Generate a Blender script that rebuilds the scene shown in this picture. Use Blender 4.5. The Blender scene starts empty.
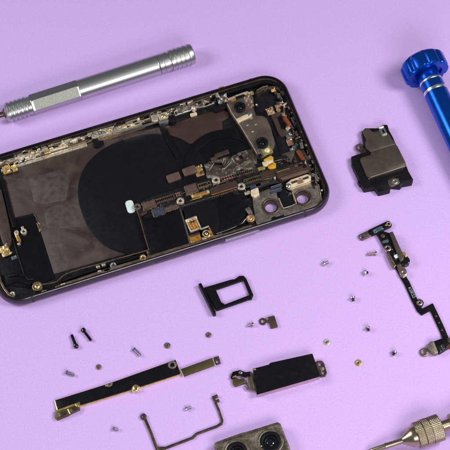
import bpy, bmesh, math, random
from mathutils import Vector, Matrix, noise
from mathutils.geometry import tessellate_polygon
rad = math.radians
random.seed(7)
S = 0.1                       # millimetres to scene units
scene = bpy.context.scene

# ------------------------------------------------------------------ camera
ELEV, ROLL, DIST, FPX = rad(61.697), rad(-4.466), 663.45, 1600.0
FW = Vector((0, math.cos(ELEV), -math.sin(ELEV)))
R0 = Vector((1, 0, 0)); U0 = R0.cross(FW)
RT = math.cos(ROLL)*R0 + math.sin(ROLL)*U0
UP = -math.sin(ROLL)*R0 + math.cos(ROLL)*U0
CAM = -FW*DIST
cd = bpy.data.cameras.new('camera'); cam = bpy.data.objects.new('camera', cd)
scene.collection.objects.link(cam)
cd.sensor_width = 36; cd.lens = 36*FPX/450; cd.clip_start = 1; cd.clip_end = 2000
cam.matrix_world = Matrix((( RT.x, UP.x, -FW.x, CAM.x*S), (RT.y, UP.y, -FW.y, CAM.y*S),
                           (RT.z, UP.z, -FW.z, CAM.z*S), (0, 0, 0, 1)))
scene.camera = cam

def G(px, py, z=0.0):
    """point (mm) on the plane at height z seen at a place of the photograph"""
    d = FW + RT*((px-225)/FPX) + UP*((225-py)/FPX)
    return CAM + d*((z-CAM.z)/d.z)

# ------------------------------------------------------------------ light
w = bpy.data.worlds.new('World'); scene.world = w; w.use_nodes = True
w.node_tree.nodes['Background'].inputs[0].default_value = (0.90, 0.93, 1.0, 1)
w.node_tree.nodes['Background'].inputs[1].default_value = 0.12
def area(name, loc, target, size, sy, power, col=(1, 1, 1)):
    l = bpy.data.lights.new(name, 'AREA'); l.shape = 'RECTANGLE'; l.size = size*S; l.size_y = sy*S
    l.energy = power; l.color = col
    o = bpy.data.objects.new(name, l); scene.collection.objects.link(o)
    o.location = Vector(loc)*S
    o.rotation_euler = (Vector(target)-Vector(loc)).to_track_quat('-Z', 'Y').to_euler()
area('key_softbox', (340, -60, 430), (0, 0, 0), 170, 170, 18200, (1, .985, .96))
area('front_softbox', (130, -430, 330), (0, 0, 0), 340, 170, 14500, (1, .99, .97))
area('fill_softbox', (-430, 60, 350), (-20, 30, 0), 240, 200, 14500, (.96, .98, 1))
scene.view_settings.view_transform = 'Standard'; scene.view_settings.look = 'None'
scene.view_settings.exposure = 0; scene.view_settings.gamma = 1

# ------------------------------------------------------------------ materials
MATS = {}
def mat(name, col, rough=.5, metal=0., bump=0., bscale=20., var=0., vscale=3., coat=0., spec=.5, kind='noise', rvar=0.):
    m = bpy.data.materials.new(name); m.use_nodes = True
    nt = m.node_tree; N = nt.nodes; L = nt.links; b = N['Principled BSDF']
    b.inputs['Base Color'].default_value = (*col, 1); b.inputs['Roughness'].default_value = rough
    b.inputs['Metallic'].default_value = metal; b.inputs['Coat Weight'].default_value = coat
    b.inputs['Specular IOR Level'].default_value = spec
    tc = N.new('ShaderNodeTexCoord')
    def nz(scale, detail=4):
        n = N.new('ShaderNodeTexNoise'); n.inputs['Scale'].default_value = scale; n.inputs['Detail'].default_value = detail
        L.new(tc.outputs['Object'], n.inputs['Vector']); return n
    if var:
        n = nz(vscale); mr = N.new('ShaderNodeMapRange'); L.new(n.outputs['Fac'], mr.inputs[0])
        mr.inputs[1].default_value = .3; mr.inputs[2].default_value = .7
        mr.inputs[3].default_value = 1-var; mr.inputs[4].default_value = 1+var
        mx = N.new('ShaderNodeVectorMath'); mx.operation = 'SCALE'; mx.inputs[0].default_value = col
        L.new(mr.outputs[0], mx.inputs['Scale']); L.new(mx.outputs[0], b.inputs['Base Color'])
    if rvar:
        n = nz(vscale*2.3); mr = N.new('ShaderNodeMapRange'); L.new(n.outputs['Fac'], mr.inputs[0])
        mr.inputs[1].default_value = .3; mr.inputs[2].default_value = .7
        mr.inputs[3].default_value = max(.03, rough-rvar); mr.inputs[4].default_value = rough+rvar
        L.new(mr.outputs[0], b.inputs['Roughness'])
    if bump:
        if kind == 'noise': n = nz(bscale); out = n.outputs['Fac']
        else:
            n = N.new('ShaderNodeTexVoronoi'); n.inputs['Scale'].default_value = bscale
            L.new(tc.outputs['Object'], n.inputs['Vector']); out = n.outputs['Distance']
        bp = N.new('ShaderNodeBump'); bp.inputs['Strength'].default_value = bump; bp.inputs['Distance'].default_value = .02
        L.new(out, bp.inputs['Height']); L.new(bp.outputs[0], b.inputs['Normal'])
    MATS[name] = m; return m
mat('black_film', (.0055, .005, .007), .30, spec=.22, bump=.06, bscale=3, var=.2, rvar=.08)
mat('coil_film', (.0075, .0065, .009), .30, spec=.25, bump=.05, bscale=40, var=.15, rvar=.06)
mat('black_plastic', (.007, .006, .008), .38, spec=.22, bump=.25, bscale=30, var=.3)
mat('black_satin', (.007, .006, .008), .28, spec=.22, bump=.05, bscale=25, var=.2, rvar=.09)
mat('black_gloss', (.006, .006, .008), .1, coat=.5)
mat('rubber', (.02, .018, .02), .6, bump=.3, bscale=25)
mat('floor_black', (.007, .006, .009), .35, bump=.5, bscale=9, var=.4, rvar=.12)
mat('brown_metal', (.155, .122, .105), .38, .75, bump=.12, bscale=30, var=.15, vscale=2, rvar=.06)
mat('brown_dark', (.075, .048, .042), .42, .4, bump=.15, bscale=18, var=.25, rvar=.08)
mat('brown_chip', (.15, .09, .075), .42, .35, bump=.1, bscale=25, var=.2)
mat('bracket_bronze', (.24, .18, .15), .36, .8, bump=.12, bscale=30, var=.2, vscale=1.5, rvar=.08)
mat('bronze', (.30, .23, .165), .38, .9, bump=.15, bscale=14, var=.35, vscale=5, rvar=.1)
mat('bronze_dark', (.15, .11, .085), .38, .9, bump=.15, bscale=14, var=.35, vscale=5, rvar=.1)
mat('olive_metal', (.13, .105, .05), .42, .8, bump=.12, bscale=20, var=.25)
mat('plate_metal', (.29, .245, .215), .42, .85, bump=.3, bscale=22, var=.25, vscale=6, rvar=.1)
mat('champagne', (.86, .77, .62), .30, .75, bump=.35, bscale=16, var=.3, vscale=7, rvar=.12)
mat('gold', (.90, .64, .26), .26, .85, bump=.3, bscale=22, var=.2, vscale=8)
mat('amber', (.62, .28, .05), .28, .6, bump=.2, bscale=20, var=.35, vscale=9)
mat('copper', (.75, .45, .30), .32, .8, bump=.3, bscale=18, var=.3, vscale=9)
mat('cream', (.75, .62, .42), .42, .3, bump=.25, bscale=12, var=.2, vscale=7)
mat('silver', (.78, .77, .75), .28, 1, bump=.12, bscale=20, var=.1)
mat('screw_silver', (.60, .58, .60), .3, 1, var=.15, vscale=10)
mat('steel_brushed', (.53, .54, .53), .36, 1)
mat('knurl', (.40, .41, .37), .48, .9, bump=.4, bscale=55, var=.15, vscale=25, kind='voronoi')
mat('nickel_brass', (.40, .33, .23), .30, 1, bump=.1, bscale=30, var=.15)
mat('pink_steel', (.62, .50, .50), .30, 1, bump=.08, bscale=20, var=.1)
mat('frame_metal', (.075, .066, .078), .24, .85, bump=.04, bscale=20, var=.1, coat=.2)
mat('button_metal', (.42, .40, .46), .3, .9)
mat('orange_chip', (.20, .05, .018), .35, .1, var=.4, vscale=9)
mat('teal_chip', (.08, .14, .17), .3, .3, bump=.3, bscale=20, var=.4, vscale=12)
mat('blue_chip', (.05, .06, .10), .35, .2, bump=.3, bscale=25, var=.4, vscale=12)
mat('yellow_flex', (.78, .47, .04), .30, .35, var=.15, vscale=7)
mat('yellow_green', (.32, .28, .08), .35, .4, bump=.3, bscale=20, var=.3, vscale=9)
mat('white_pad', (.66, .76, .76), .45, var=.05)
mat('foil', (.085, .066, .052), .36, .25, bump=.05, bscale=5, var=.6, vscale=1.6, rvar=.08)
mat('blue_anodised', (.004, .085, .52), .24, .82, bump=.12, bscale=45, var=.1, vscale=4)
mat('blue_screw', (.10, .28, .42), .35, .8)
mat('lens_glass', (.004, .005, .012), .05, coat=1.)
mat('print_white', (.30, .36, .31), .5)
mat('green_board', (.010, .011, .011), .35, bump=.3, bscale=20, var=.5, vscale=9)
mat('camera_metal', (.17, .145, .115), .40, .75, bump=.5, bscale=12, var=.45, vscale=5, rvar=.12)

# brown adhesive backing: dark brown-violet with paler residue patches
def backing():
    m = bpy.data.materials.new('backing_brown'); m.use_nodes = True
    nt = m.node_tree; N = nt.nodes; L = nt.links; b = N['Principled BSDF']
    b.inputs['Roughness'].default_value = .42
    tc = N.new('ShaderNodeTexCoord')
    n = N.new('ShaderNodeTexNoise'); n.inputs['Scale'].default_value = .9; n.inputs['Detail'].default_value = 9; n.inputs['Roughness'].default_value = .62
    n.inputs['Distortion'].default_value = .6
    L.new(tc.outputs['Object'], n.inputs['Vector'])
    cr = N.new('ShaderNodeValToRGB'); L.new(n.outputs['Fac'], cr.inputs[0])
    cr.color_ramp.elements[0].position = .38; cr.color_ramp.elements[0].color = (.032, .019, .018, 1)
    cr.color_ramp.elements[1].position = .68; cr.color_ramp.elements[1].color = (.070, .051, .047, 1)
    L.new(cr.outputs[0], b.inputs['Base Color'])
    rr = N.new('ShaderNodeMapRange'); L.new(n.outputs['Fac'], rr.inputs[0]); rr.inputs[1].default_value = .35; rr.inputs[2].default_value = .7
    rr.inputs[3].default_value = .30; rr.inputs[4].default_value = .55; L.new(rr.outputs[0], b.inputs['Roughness'])
    n2 = N.new('ShaderNodeTexNoise'); n2.inputs['Scale'].default_value = 22; L.new(tc.outputs['Object'], n2.inputs['Vector'])
    bp = N.new('ShaderNodeBump'); bp.inputs['Strength'].default_value = .25; bp.inputs['Distance'].default_value = .02
    L.new(n2.outputs['Fac'], bp.inputs['Height']); L.new(bp.outputs[0], b.inputs['Normal'])
    MATS['backing_brown'] = m
backing()
mat('residue', (.064, .050, .047), .5, bump=.5, bscale=9, var=.35, vscale=4, rvar=.12)
mat('backing_red', (.056, .030, .026), .40, .15, bump=.2, bscale=20, var=.18, vscale=1.5)

def paper():
    m = bpy.data.materials.new('lilac_paper'); m.use_nodes = True
    nt = m.node_tree; N = nt.nodes; L = nt.links; b = N['Principled BSDF']
    b.inputs['Roughness'].default_value = .68; b.inputs['Specular IOR Level'].default_value = .3
    tc = N.new('ShaderNodeTexCoord')
    n = N.new('ShaderNodeTexNoise'); n.inputs['Scale'].default_value = 16; n.inputs['Detail'].default_value = 6
    n.inputs['Roughness'].default_value = .65; L.new(tc.outputs['Object'], n.inputs['Vector'])
    cr = N.new('ShaderNodeValToRGB'); L.new(n.outputs['Fac'], cr.inputs[0])
    cr.color_ramp.elements[0].position = .3; cr.color_ramp.elements[0].color = (.575, .380, .785, 1)
    cr.color_ramp.elements[1].position = .7; cr.color_ramp.elements[1].color = (.680, .465, .865, 1)
    L.new(cr.outputs[0], b.inputs['Base Color'])
    v = N.new('ShaderNodeTexVoronoi'); v.feature = 'SMOOTH_F1'; v.inputs['Scale'].default_value = 24
    L.new(tc.outputs['Object'], v.inputs['Vector'])
    mx = N.new('ShaderNodeMath'); mx.operation = 'ADD'
    L.new(n.outputs['Fac'], mx.inputs[0]); L.new(v.outputs['Distance'], mx.inputs[1])
    bp = N.new('ShaderNodeBump'); bp.inputs['Strength'].default_value = .6; bp.inputs['Distance'].default_value = .008
    L.new(mx.outputs[0], bp.inputs['Height']); L.new(bp.outputs[0], b.inputs['Normal'])
    MATS['lilac_paper'] = m
paper()

# ------------------------------------------------------------------ building helpers
def V2(p): return Vector((p[0], p[1]))
def area2(P): return .5*sum(P[i].x*P[(i+1) % len(P)].y-P[(i+1) % len(P)].x*P[i].y for i in range(len(P)))
def ccw(P):
    P = [V2(p) for p in P]
    return P if area2(P) > 0 else P[::-1]
def inset(P, d):
    out = []; n = len(P)
    for i in range(n):
        a, b, c = P[i-1], P[i], P[(i+1) % n]
        e1 = (b-a); e2 = (c-b)
        if e1.length < 1e-9 or e2.length < 1e-9: out.append(b.copy()); continue
        e1.normalize(); e2.normalize()
        n1 = Vector((-e1.y, e1.x)); n2 = Vector((-e2.y, e2.x)); k = n1+n2
        q = max(.35, 1+n1.dot(n2))
        out.append(b+k*(d/q))
    return out
def rounded(P, r, seg=5):
    P = ccw(P); n = len(P); out = []
    R = r if isinstance(r, (list, tuple)) else [r]*n
    for i in range(n):
        a, b, c = P[i-1], P[i], P[(i+1) % n]
        e1 = (a-b); e2 = (c-b); l = min(e1.length, e2.length)*.49
        ang = e1.angle(e2) if e1.length > 0 and e2.length > 0 else math.pi
        if R[i] <= 0 or ang > 3.05: out.append(b); continue
        t = min(R[i]/math.tan(ang/2), l)
        p1 = b+e1.normalized()*t; p2 = b+e2.normalized()*t
        for k in range(seg+1):
            s = k/seg
            out.append(p1*(1-s)**2+b*2*s*(1-s)+p2*s*s)
    return out
def circ(c, r, n=28, r2=None, ang=0):
    r2 = r2 or r; ca, sa = math.cos(ang), math.sin(ang)
    return [Vector((c[0]+ca*r*math.cos(t)-sa*r2*math.sin(t), c[1]+sa*r*math.cos(t)+ca*r2*math.sin(t)))
            for t in (2*math.pi*k/n for k in range(n))]
def rect(c, l, w, ang=0, r=0):
    ca, sa = math.cos(ang), math.sin(ang)
    P = [Vector((c[0]+ca*x-sa*y, c[1]+sa*x+ca*y)) for x, y in ((-l/2, -w/2), (l/2, -w/2), (l/2, w/2), (-l/2, w/2))]
    return rounded(P, r) if r else P
def px(pts, z=0):
    return [G(a, b, z).xy for a, b in pts]
def strip(pts, wd, closed=False):
    """outline of a flat line of width wd through 2D points"""
    pts = [V2(p) for p in pts]; Lf = []; Rg = []
    for i, p in enumerate(pts):
        a = pts[max(0, i-1)]; c = pts[min(len(pts)-1, i+1)]
        e1 = (p-a).normalized() if i else (c-p).normalized()
        e2 = (c-p).normalized() if i < len(pts)-1 else e1
        n1 = Vector((-e1.y, e1.x)); n2 = Vector((-e2.y, e2.x)); k = (n1+n2)/max(.5, 1+n1.dot(n2))
        Lf.append(p+k*wd/2); Rg.append(p-k*wd/2)
    return Lf+Rg[::-1]

class MB:
    def __init__(self, *mats): self.v = []; self.f = []; self.mi = []; self.flat = set(); self.mats = list(mats); self.c = 0
    def use(self, m):
        if m not in self.mats: self.mats.append(m)
        self.c = self.mats.index(m); return self
    def add(self, vs, fs):
        o = len(self.v); self.v += [Vector(q) for q in vs]
        for f in fs: self.f.append([i+o for i in f]); self.mi.append(self.c)
    def prism(self, P, z0, z1, bev=0., holes=(), seg=2):
        P = ccw(P); H = [ccw(h)[::-1] for h in holes]
        loops = [P]+H
        levels = [(0, z0)]
        if bev > 0:
            for k in range(seg+1):
                t = k/seg*math.pi/2
                levels.append((bev*(1-math.cos(t)), z1-bev+bev*math.sin(t)))
        else: levels.append((0, z1))
        for lp in loops:
            n = len(lp); vs = []
            for d, z in levels:
                vs += [(q.x, q.y, z) for q in (inset(lp, d) if d > 1e-9 else lp)]
            fs = []
            for k in range(len(levels)-1):
                for i in range(n):
                    j = (i+1) % n
                    fs.append((k*n+i, k*n+j, (k+1)*n+j, (k+1)*n+i))
            self.add(vs, fs)
        dt, zt = levels[-1]
        for d, z, up in ((0, z0, False), (dt, zt, True)):
            ls = [(inset(lp, d) if d > 1e-9 else lp) for lp in loops]
            tri = tessellate_polygon([[Vector((q.x, q.y, 0)) for q in l] for l in ls])
            flat = [(q.x, q.y, z) for l in ls for q in l]
            fs = []
            for t in tri:
                a, b, c = [Vector(flat[i]) for i in t]
                cr = (b-a).cross(c-a).z
                t = list(t)
                if (cr > 0) != up: t = t[::-1]
                fs.append(t)
            self.flat |= set(range(len(self.f), len(self.f)+len(fs)))
            self.add(flat, fs)
        return self
    def box(self, c, l, w_, z0, z1, ang=0, bev=.08, r=0):
        return self.prism(rect(c, l, w_, ang, r), z0, z1, min(bev, (z1-z0)*.45, l*.3, w_*.3))
    def cyl(self, c, r, z0, z1, bev=.1, n=28): return self.prism(circ(c, r, n), z0, z1, min(bev, (z1-z0)*.45, r*.4))
    def ring(self, c, ro, ri, z0, z1, bev=.08, n=28):
        return self.prism(circ(c, ro, n), z0, z1, min(bev, (ro-ri)*.3, (z1-z0)*.45), [circ(c, ri, n)])
    def dome(self, c, r, z0, h, n=24):
        prof = [(r, 0), (r, h*.2), (r*.9, h*.6), (r*.65, h*.88), (r*.3, h), (0.001, h)]
        vs = []; fs = []
        for rr, z in prof: vs += [(q.x, q.y, z0+z) for q in circ(c, rr, n)]
        for k in range(len(prof)-1):
            for i in range(n):
                j = (i+1) % n; fs.append((k*n+i, k*n+j, (k+1)*n+j, (k+1)*n+i))
        self.add(vs, fs); return self
    def lathe(self, o, d, prof, n=48, front=None, rf=None, mf=None, caps=True):
        """prof: (distance along d, radius); rf(t, theta, r) may change the radius, mf(t, theta) may name a material"""
        o = Vector(o); d = Vector(d).normalized()
        fr = Vector(front or (0, -1, 0)); fr = (fr-d*fr.dot(d)).normalized(); up = fr.cross(d)
        if up.z < 0: up = -up
        vs = []; base = self.c
        for t, r in prof:
            for i in range(n):
                th = 2*math.pi*i/n
                rr = rf(t, th, r) if rf else r
                vs.append(o+d*t+(fr*math.cos(th)+up*math.sin(th))*rr)
        flip = fr.cross(up).dot(d) < 0
        for k in range(len(prof)-1):
            for i in range(n):
                j = (i+1) % n
                q = (k*n+i, k*n+j, (k+1)*n+j, (k+1)*n+i)
                q = q[::-1] if flip else q
                if mf:
                    nm = mf((prof[k][0]+prof[k+1][0])/2, 2*math.pi*(i+.5)/n)
                    if nm: self.use(nm)
                self.f.append([x+len(self.v) for x in q]); self.mi.append(self.c); self.c = base
        m0 = len(self.v); self.v += vs
        if caps:
            a = [m0+i for i in range(n)]; b = [m0+(len(prof)-1)*n+i for i in range(n)]
            a = a if flip else a[::-1]; b = b[::-1] if flip else b
            self.f += [a, b]; self.mi += [base, base]
        return self
    def tube(self, pts, r, n=8):
        pts = [Vector(p) for p in pts]; vs = []; fs = []
        for i, p in enumerate(pts):
            d = (pts[min(i+1, len(pts)-1)]-pts[max(0, i-1)]).normalized()
            a = d.cross(Vector((0, 0, 1)))
            a = a.normalized() if a.length > 1e-4 else Vector((1, 0, 0)); b = a.cross(d)
            vs += [p+(a*math.cos(2*math.pi*k/n)+b*math.sin(2*math.pi*k/n))*r for k in range(n)]
        for i in range(len(pts)-1):
            for k in range(n):
                j = (k+1) % n; fs.append((i*n+k, (i+1)*n+k, (i+1)*n+j, i*n+j))
        fs.append(list(range(n))); fs.append([(len(pts)-1)*n+k for k in range(n)][::-1])
        self.add(vs, fs); return self
    def build(self, name, parent=None, smooth=35):
        me = bpy.data.meshes.new(name)
        root = parent
        while root is not None and root.parent is not None: root = root.parent
        inv = ROOTS[root.name] if root is not None else Matrix.Identity(4)
        org = Vector((0, 0, 0))
        if parent is None:
            n = len(self.v); org = Vector((sum(q.x for q in self.v)/n, sum(q.y for q in self.v)/n, min(q.z for q in self.v)))
        me.from_pydata([(inv @ (q*S)) if root is not None else (q-org)*S for q in self.v], [], self.f)
        for m in self.mats: me.materials.append(MATS[m])
        for p, i in zip(me.polygons, self.mi): p.material_index = i
        for i, p in enumerate(me.polygons): p.use_smooth = i not in self.flat
        bm = bmesh.new(); bm.from_mesh(me)
        bmesh.ops.remove_doubles(bm, verts=bm.verts, dist=1e-5)
        bmesh.ops.recalc_face_normals(bm, faces=bm.faces)
        bm.to_mesh(me); bm.free()
        me.set_sharp_from_angle(angle=rad(smooth))
        o = bpy.data.objects.new(name, me); scene.collection.objects.link(o)
        if parent is not None: o.parent = parent
        else: o.location = org*S
        return o
ROOTS = {}
def thing(name, label, cat, loc, rz=0, group=None):
    o = bpy.data.objects.new(name, None); scene.collection.objects.link(o); o.empty_display_size = .3
    o.location = Vector((loc[0], loc[1], 0))*S; o.rotation_euler = (0, 0, rz)
    ROOTS[o.name] = (Matrix.Translation(o.location) @ Matrix.Rotation(rz, 4, 'Z')).inverted()
    o['label'] = label; o['category'] = cat
    if group: o['group'] = group
    return o
def tag(o, label, cat, group=None):
    o['label'] = label; o['category'] = cat
    if group: o['group'] = group
    return o

# ------------------------------------------------------------------ setting
g = MB('lilac_paper'); g.add([(-1500, -1500, 0), (1500, -1500, 0), (1500, 1500, 0), (-1500, 1500, 0)], [(0, 1, 2, 3)])
tab = g.build('table_surface'); tab['kind'] = 'structure'

# ================================================================== THE OPEN PHONE
TH = rad(14.509); PX0, PY0 = -92.20, -32.66; PL_, PW_ = 143.6, 70.9
def W(a, b):      # phone-frame millimetres (a along, b across from the near edge) to world
    return Vector((PX0+math.cos(TH)*a-math.sin(TH)*b, PY0+math.sin(TH)*a+math.cos(TH)*b))
ctr = W(PL_/2, PW_/2)
phone = thing('opened_smartphone', 'large opened black smartphone lying with its inside facing up, screen removed', 'smartphone', ctr, TH)

def rr_loop(d, seg=9, Rc=10.6):
    r = max(.6, Rc-d); out = []
    for cx, cy, a0 in ((PL_-Rc, Rc, -90), (PL_-Rc, PW_-Rc, 0), (Rc, PW_-Rc, 90), (Rc, Rc, 180)):
        for k in range(seg+1):
            t = rad(a0+90*k/seg); out.append(W(cx+r*math.cos(t), cy+r*math.sin(t)))
    return out
def sweep(m, prof, seg=9, closed=True):
    loops = [rr_loop(d, seg) for d, z in prof]; n = len(loops[0])
    vs = [(q.x, q.y, prof[i][1]) for i, l in enumerate(loops) for q in l]; fs = []
    for k in range(len(prof) if closed else len(prof)-1):
        k2 = (k+1) % len(prof)
        for i in range(n):
            j = (i+1) % n; fs.append((k*n+i, k*n+j, k2*n+j, k2*n+i))
    m.add(vs, fs)
m = MB('frame_metal')
sweep(m, [(1.7, .55), (.75, .75), (.22, 1.3), (.02, 2.1), (0, 3.0), (.12, 3.9), (.45, 4.7), (.75, 5.1), (1.0, 5.25), (1.1, 5.2), (1.15, .6)])
frame = m.build('frame', phone, 50)
m = MB('black_plastic')
sweep(m, [(1.12, 4.4), (1.12, 5.3), (1.18, 5.48), (1.35, 5.5), (1.45, 5.35), (1.48, 4.2), (1.3, 4.2)])
m.build('gasket_lip', phone, 50)
m = MB('brown_dark')
sweep(m, [(1.2, .9), (1.2, 4.0), (1.5, 4.3), (2.0, 4.3), (2.1, 4.15), (2.2, .9)])
m.build('inner_ledge', phone, 50)
# back panel with the two camera openings
cA, cB = G(270.5, 207, 1.5).xy, G(302.3, 198, 1.5).xy
m = MB('floor_black')
P = rr_loop(1.45)
m.prism(P, .25, 1.2, 0, [circ(cA, 2.5, 32), circ(cB, 2.5, 32)])
m.build('back_panel', phone, 50)
# antenna breaks across the frame: one on either end of the near edge, two on the far edge
def seam(a, far=False):
    m = MB('rubber')
    bb = PW_ if far else 0; s = -1 if far else 1
    prof = [(-.01, 2.1), (-.03, 3.0), (.08, 3.92), (.4, 4.74), (.72, 5.16), (1.05, 5.3), (1.05, 1.0), (.7, .8), (.18, 1.3)]
    vs = []
    for da in (-.55, .55):
        for d, z in prof:
            q = W(a+da, bb+s*d); vs.append((q.x, q.y, z))
    n = len(prof); fs = [[*range(n)], [*range(2*n-1, n-1, -1)]]+[(i, (i+1) % n, (i+1) % n+n, i+n) for i in range(n)]
    m.add(vs, fs); m.build('antenna_band', frame)
seam(129.8); seam(12.9); seam(129.8, True); seam(12.9, True)
# side button and card slot on the near edge
def edge_piece(name, mt, a0, a1, z0, z1, out, parent=frame):
    m = MB(mt); vs = []; n = 10; zc = (z0+z1)/2; h = (z1-z0)/2; N = 14
    prof = []
    for k in range(13):
        t = math.pi*2*k/12; prof.append((t,))
    # capsule outline on the near face, pushed out by 'out'
    cap = []
    for k in range(9): t = math.pi/2+math.pi*k/8; cap.append((a0+h+h*math.cos(t), zc+h*math.sin(t)))
    for k in range(9): t = -math.pi/2+math.pi*k/8; cap.append((a1-h+h*math.cos(t), zc+h*math.sin(t)))
    ins = [(a+(.12 if a < (a0+a1)/2 else -.12), zc+(z-zc)*.85) for a, z in cap]
    for lst, d in ((cap, .6), (cap, -out*.7), (ins, -out)):
        for a, z in lst: q = W(a, d); vs.append((q.x, q.y, z))
    k = len(cap); fs = [[*range(k)], [*range(3*k-1, 2*k-1, -1)]]
    for l in range(2):
        for i in range(k): j = (i+1) % k; fs.append((l*k+i, l*k+j, (l+1)*k+j, (l+1)*k+i))
    m.add(vs, fs); return m.build(name, parent)
edge_piece('side_button', 'button_metal', 94.6, 109.8, 2.0, 3.9, .45)
edge_piece('card_slot', 'black_gloss', 64.6, 80.4, 1.8, 3.7, .06)

# ---- helpers for pieces laid inside the phone (positions read on the photo at the piece's own height)
def chip(name, mt, x, y, z0, z1, L, Wd, ang=0., r=.2, bev=.12, parent=phone, build=True):
    m = MB(mt); m.box(G(x, y, z1).xy, L, Wd, z0, z1, TH+rad(ang), bev, r)
    return m.build(name, parent) if build else m
def plate(name, mt, pts, z0, z1, r=.4, bev=.1, holes=(), parent=phone):
    m = MB(mt); m.prism(rounded(px(pts, z1), r), z0, z1, bev, holes); return m.build(name, parent)
def screw(x, y, z, r=1.3, mt='gold', parent=phone, h=.5, name='screw'):
    c = G(x, y, z+h).xy
    m = MB(mt); m.ring(c, r, r*.62, z-1.0, z+h, .12)
    m.cyl(c, r*.63, z-1.0, z+h*.45, .05)
    m.use('black_gloss')
    a = random.uniform(0, 1.5)
    m.box(c, r*.95, r*.2, z, z+h*.45+.03, a, .0); m.box(c, r*.2, r*.95, z, z+h*.45+.035, a, .0)
    return m.build(name, parent)
def cluster(name, x, y, z, rx, ry, n, mts, parent=phone, smin=.35, smax=1.1, hmax=1.2, ang=0.):
    """a knot of tiny contact springs, solder pads and components"""
    m = MB(mts[0]); c = G(x, y, z+.6).xy; a0 = TH+rad(ang); ca, sa = math.cos(a0), math.sin(a0)
    m.box(c, rx*1.7, ry*1.7, z-.3, z+.12, a0, .05, .2)
    for k in range(n):
        u = random.uniform(-rx, rx)*.85; v = random.uniform(-ry, ry)*.85
        p = (c[0]+ca*u-sa*v, c[1]+sa*u+ca*v); m.use(random.choice(mts)); h = random.uniform(.3, hmax)
        t = random.random()
        if t < .55: m.box(p, random.uniform(smin, smax), random.uniform(smin*.6, smax*.6), z, z+h, a0+random.choice((0, 0, 1.57, .5)), .1, .1)
        elif t < .8: m.dome(p, random.uniform(smin, smax)*.4, z, h, 12)
        else:
            q = [Vector((p[0]+random.uniform(-smax, smax)*.6, p[1]+random.uniform(-smax, smax)*.6, z+h*.4)) for _ in range(2)]
            m.tube([(q[0].x, q[0].y, z), q[0], (p[0], p[1], z+h), q[1], (q[1].x, q[1].y, z)], .13, 6)
    return m.build(name, parent)

# ---- large flat areas
main_poly = [(3, 176), (19, 166), (40, 160), (62, 153), (95, 141.5), (128, 133), (160, 127), (172, 150), (178, 200), (160, 245), (146, 248.5),
             (110, 258), (54, 274), (41, 233), (39.5, 226), (33, 213), (14, 218)]
plate('adhesive_backing', 'backing_brown', main_poly, 1.1, 1.7, .5, .1)
bk = plate('adhesive_backing', 'backing_red', [(162, 127), (190, 118), (222, 108.5), (228, 112), (229, 117), (222, 121), (223, 131), (208, 137), (193, 145), (176, 150), (170, 142)], 1.1, 1.72, .6, .1)
for pts in ([(52, 205.5), (82, 203.5), (87, 226), (66, 228), (47, 228.5), (44, 212)],
            [(49, 243), (64, 241.5), (69, 262), (66, 269), (56, 272), (51, 256)],
            [(28, 178), (60, 170), (70, 180), (66, 200), (44, 204), (34, 202)]):
    plate('adhesive_residue', 'residue', pts, 1.69, 1.76, 1.2, .03)
# thin scratches in the residue
m = MB('bronze'); m.tube([(*G(54, 203, 1.75).xy, 1.76), (*G(57, 214, 1.75).xy, 1.76)], .05, 5); m.build('scratch', phone)
# charging coil disc
cc = G(147, 193, 2.0).xy
m = MB('coil_film')
def squircle(c, r, e, n=120):
    out = []
    for k in range(n):
        t = 2*math.pi*k/n; q = r/(abs(math.cos(t))**e+abs(math.sin(t))**e)**(1/e)
        out.append(Vector((c[0]+q*math.cos(t+TH), c[1]+q*math.sin(t+TH))))
    return out
m.prism(squircle(cc, 28.4, 2.3), 1.2, 2.0, .12)
m.build('charging_coil', phone, 50)
# second dark round on the right, with black film between
m = MB('black_film'); m.prism(rounded(px([(170, 152), (182, 146), (193, 143), (207, 136), (222, 131), (240, 124), (256, 150), (262, 168), (225, 176), (190, 190), (150, 200), (150, 160)], 1.95), 3), 1.2, 1.95, .1)
m.build('cover_film', phone)
m = MB('black_film'); c2 = G(225, 165, 2.2).xy
m.prism(circ(c2, 17.5, 64), 1.9, 2.35, .15, [circ(c2, 13.5, 64)]); m.build('round_gasket', phone)
# dark flex cable running from the rail down over the coil
m = MB('black_satin'); m.prism(strip([G(x, y, 2.6).xy for x, y in ((162, 124), (166, 134), (171, 144), (179, 158))], 2.4), 2.1, 2.6, .12); m.build('flex_cable', phone)
m = MB('black_plastic'); m.prism(rounded(px([(91, 133), (96, 131.5), (98.5, 141), (103, 140), (104, 143), (98, 147.5), (94, 147)], 2.8), .5), 1.6, 2.8, .12); m.build('flex_connector', phone)

# ---- black bottom-end area (left in the photo)
plate('end_cover', 'black_film', [(-12, 190), (2, 178), (14, 220), (33, 215), (40, 231), (55, 278), (30, 288), (4, 285), (-18, 230)], 1.15, 1.66, .8, .1)
plate('end_cover', 'black_satin', [(1, 180), (4, 178), (12.5, 212), (17, 226), (13, 228), (8, 212)], 1.6, 2.5, .5, .15)
m = MB('brown_dark'); m.prism(rounded(px([(-8, 190), (1, 189), (5, 205), (9.5, 226), (11.5, 240), (9, 246), (3, 244), (-4, 222)], 3.4), .6), 1.5, 3.4, .15); m.build('metal_strap', phone)
cluster('gold_contact', 5, 250, 2.6, 2.2, 3.0, 16, ['gold', 'champagne', 'silver'], smax=1.3, ang=5)
m = MB('gold'); c = G(17.5, 236.5, 3.4).xy
m.box(c, 1.5, 4.4, 1.6, 3.2, TH+rad(5), .2, .7); m.use('amber').box(G(17.8, 239, 3.4).xy, .9, 2.0, 2.8, 3.45, TH+rad(5), .1, .3)
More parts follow.
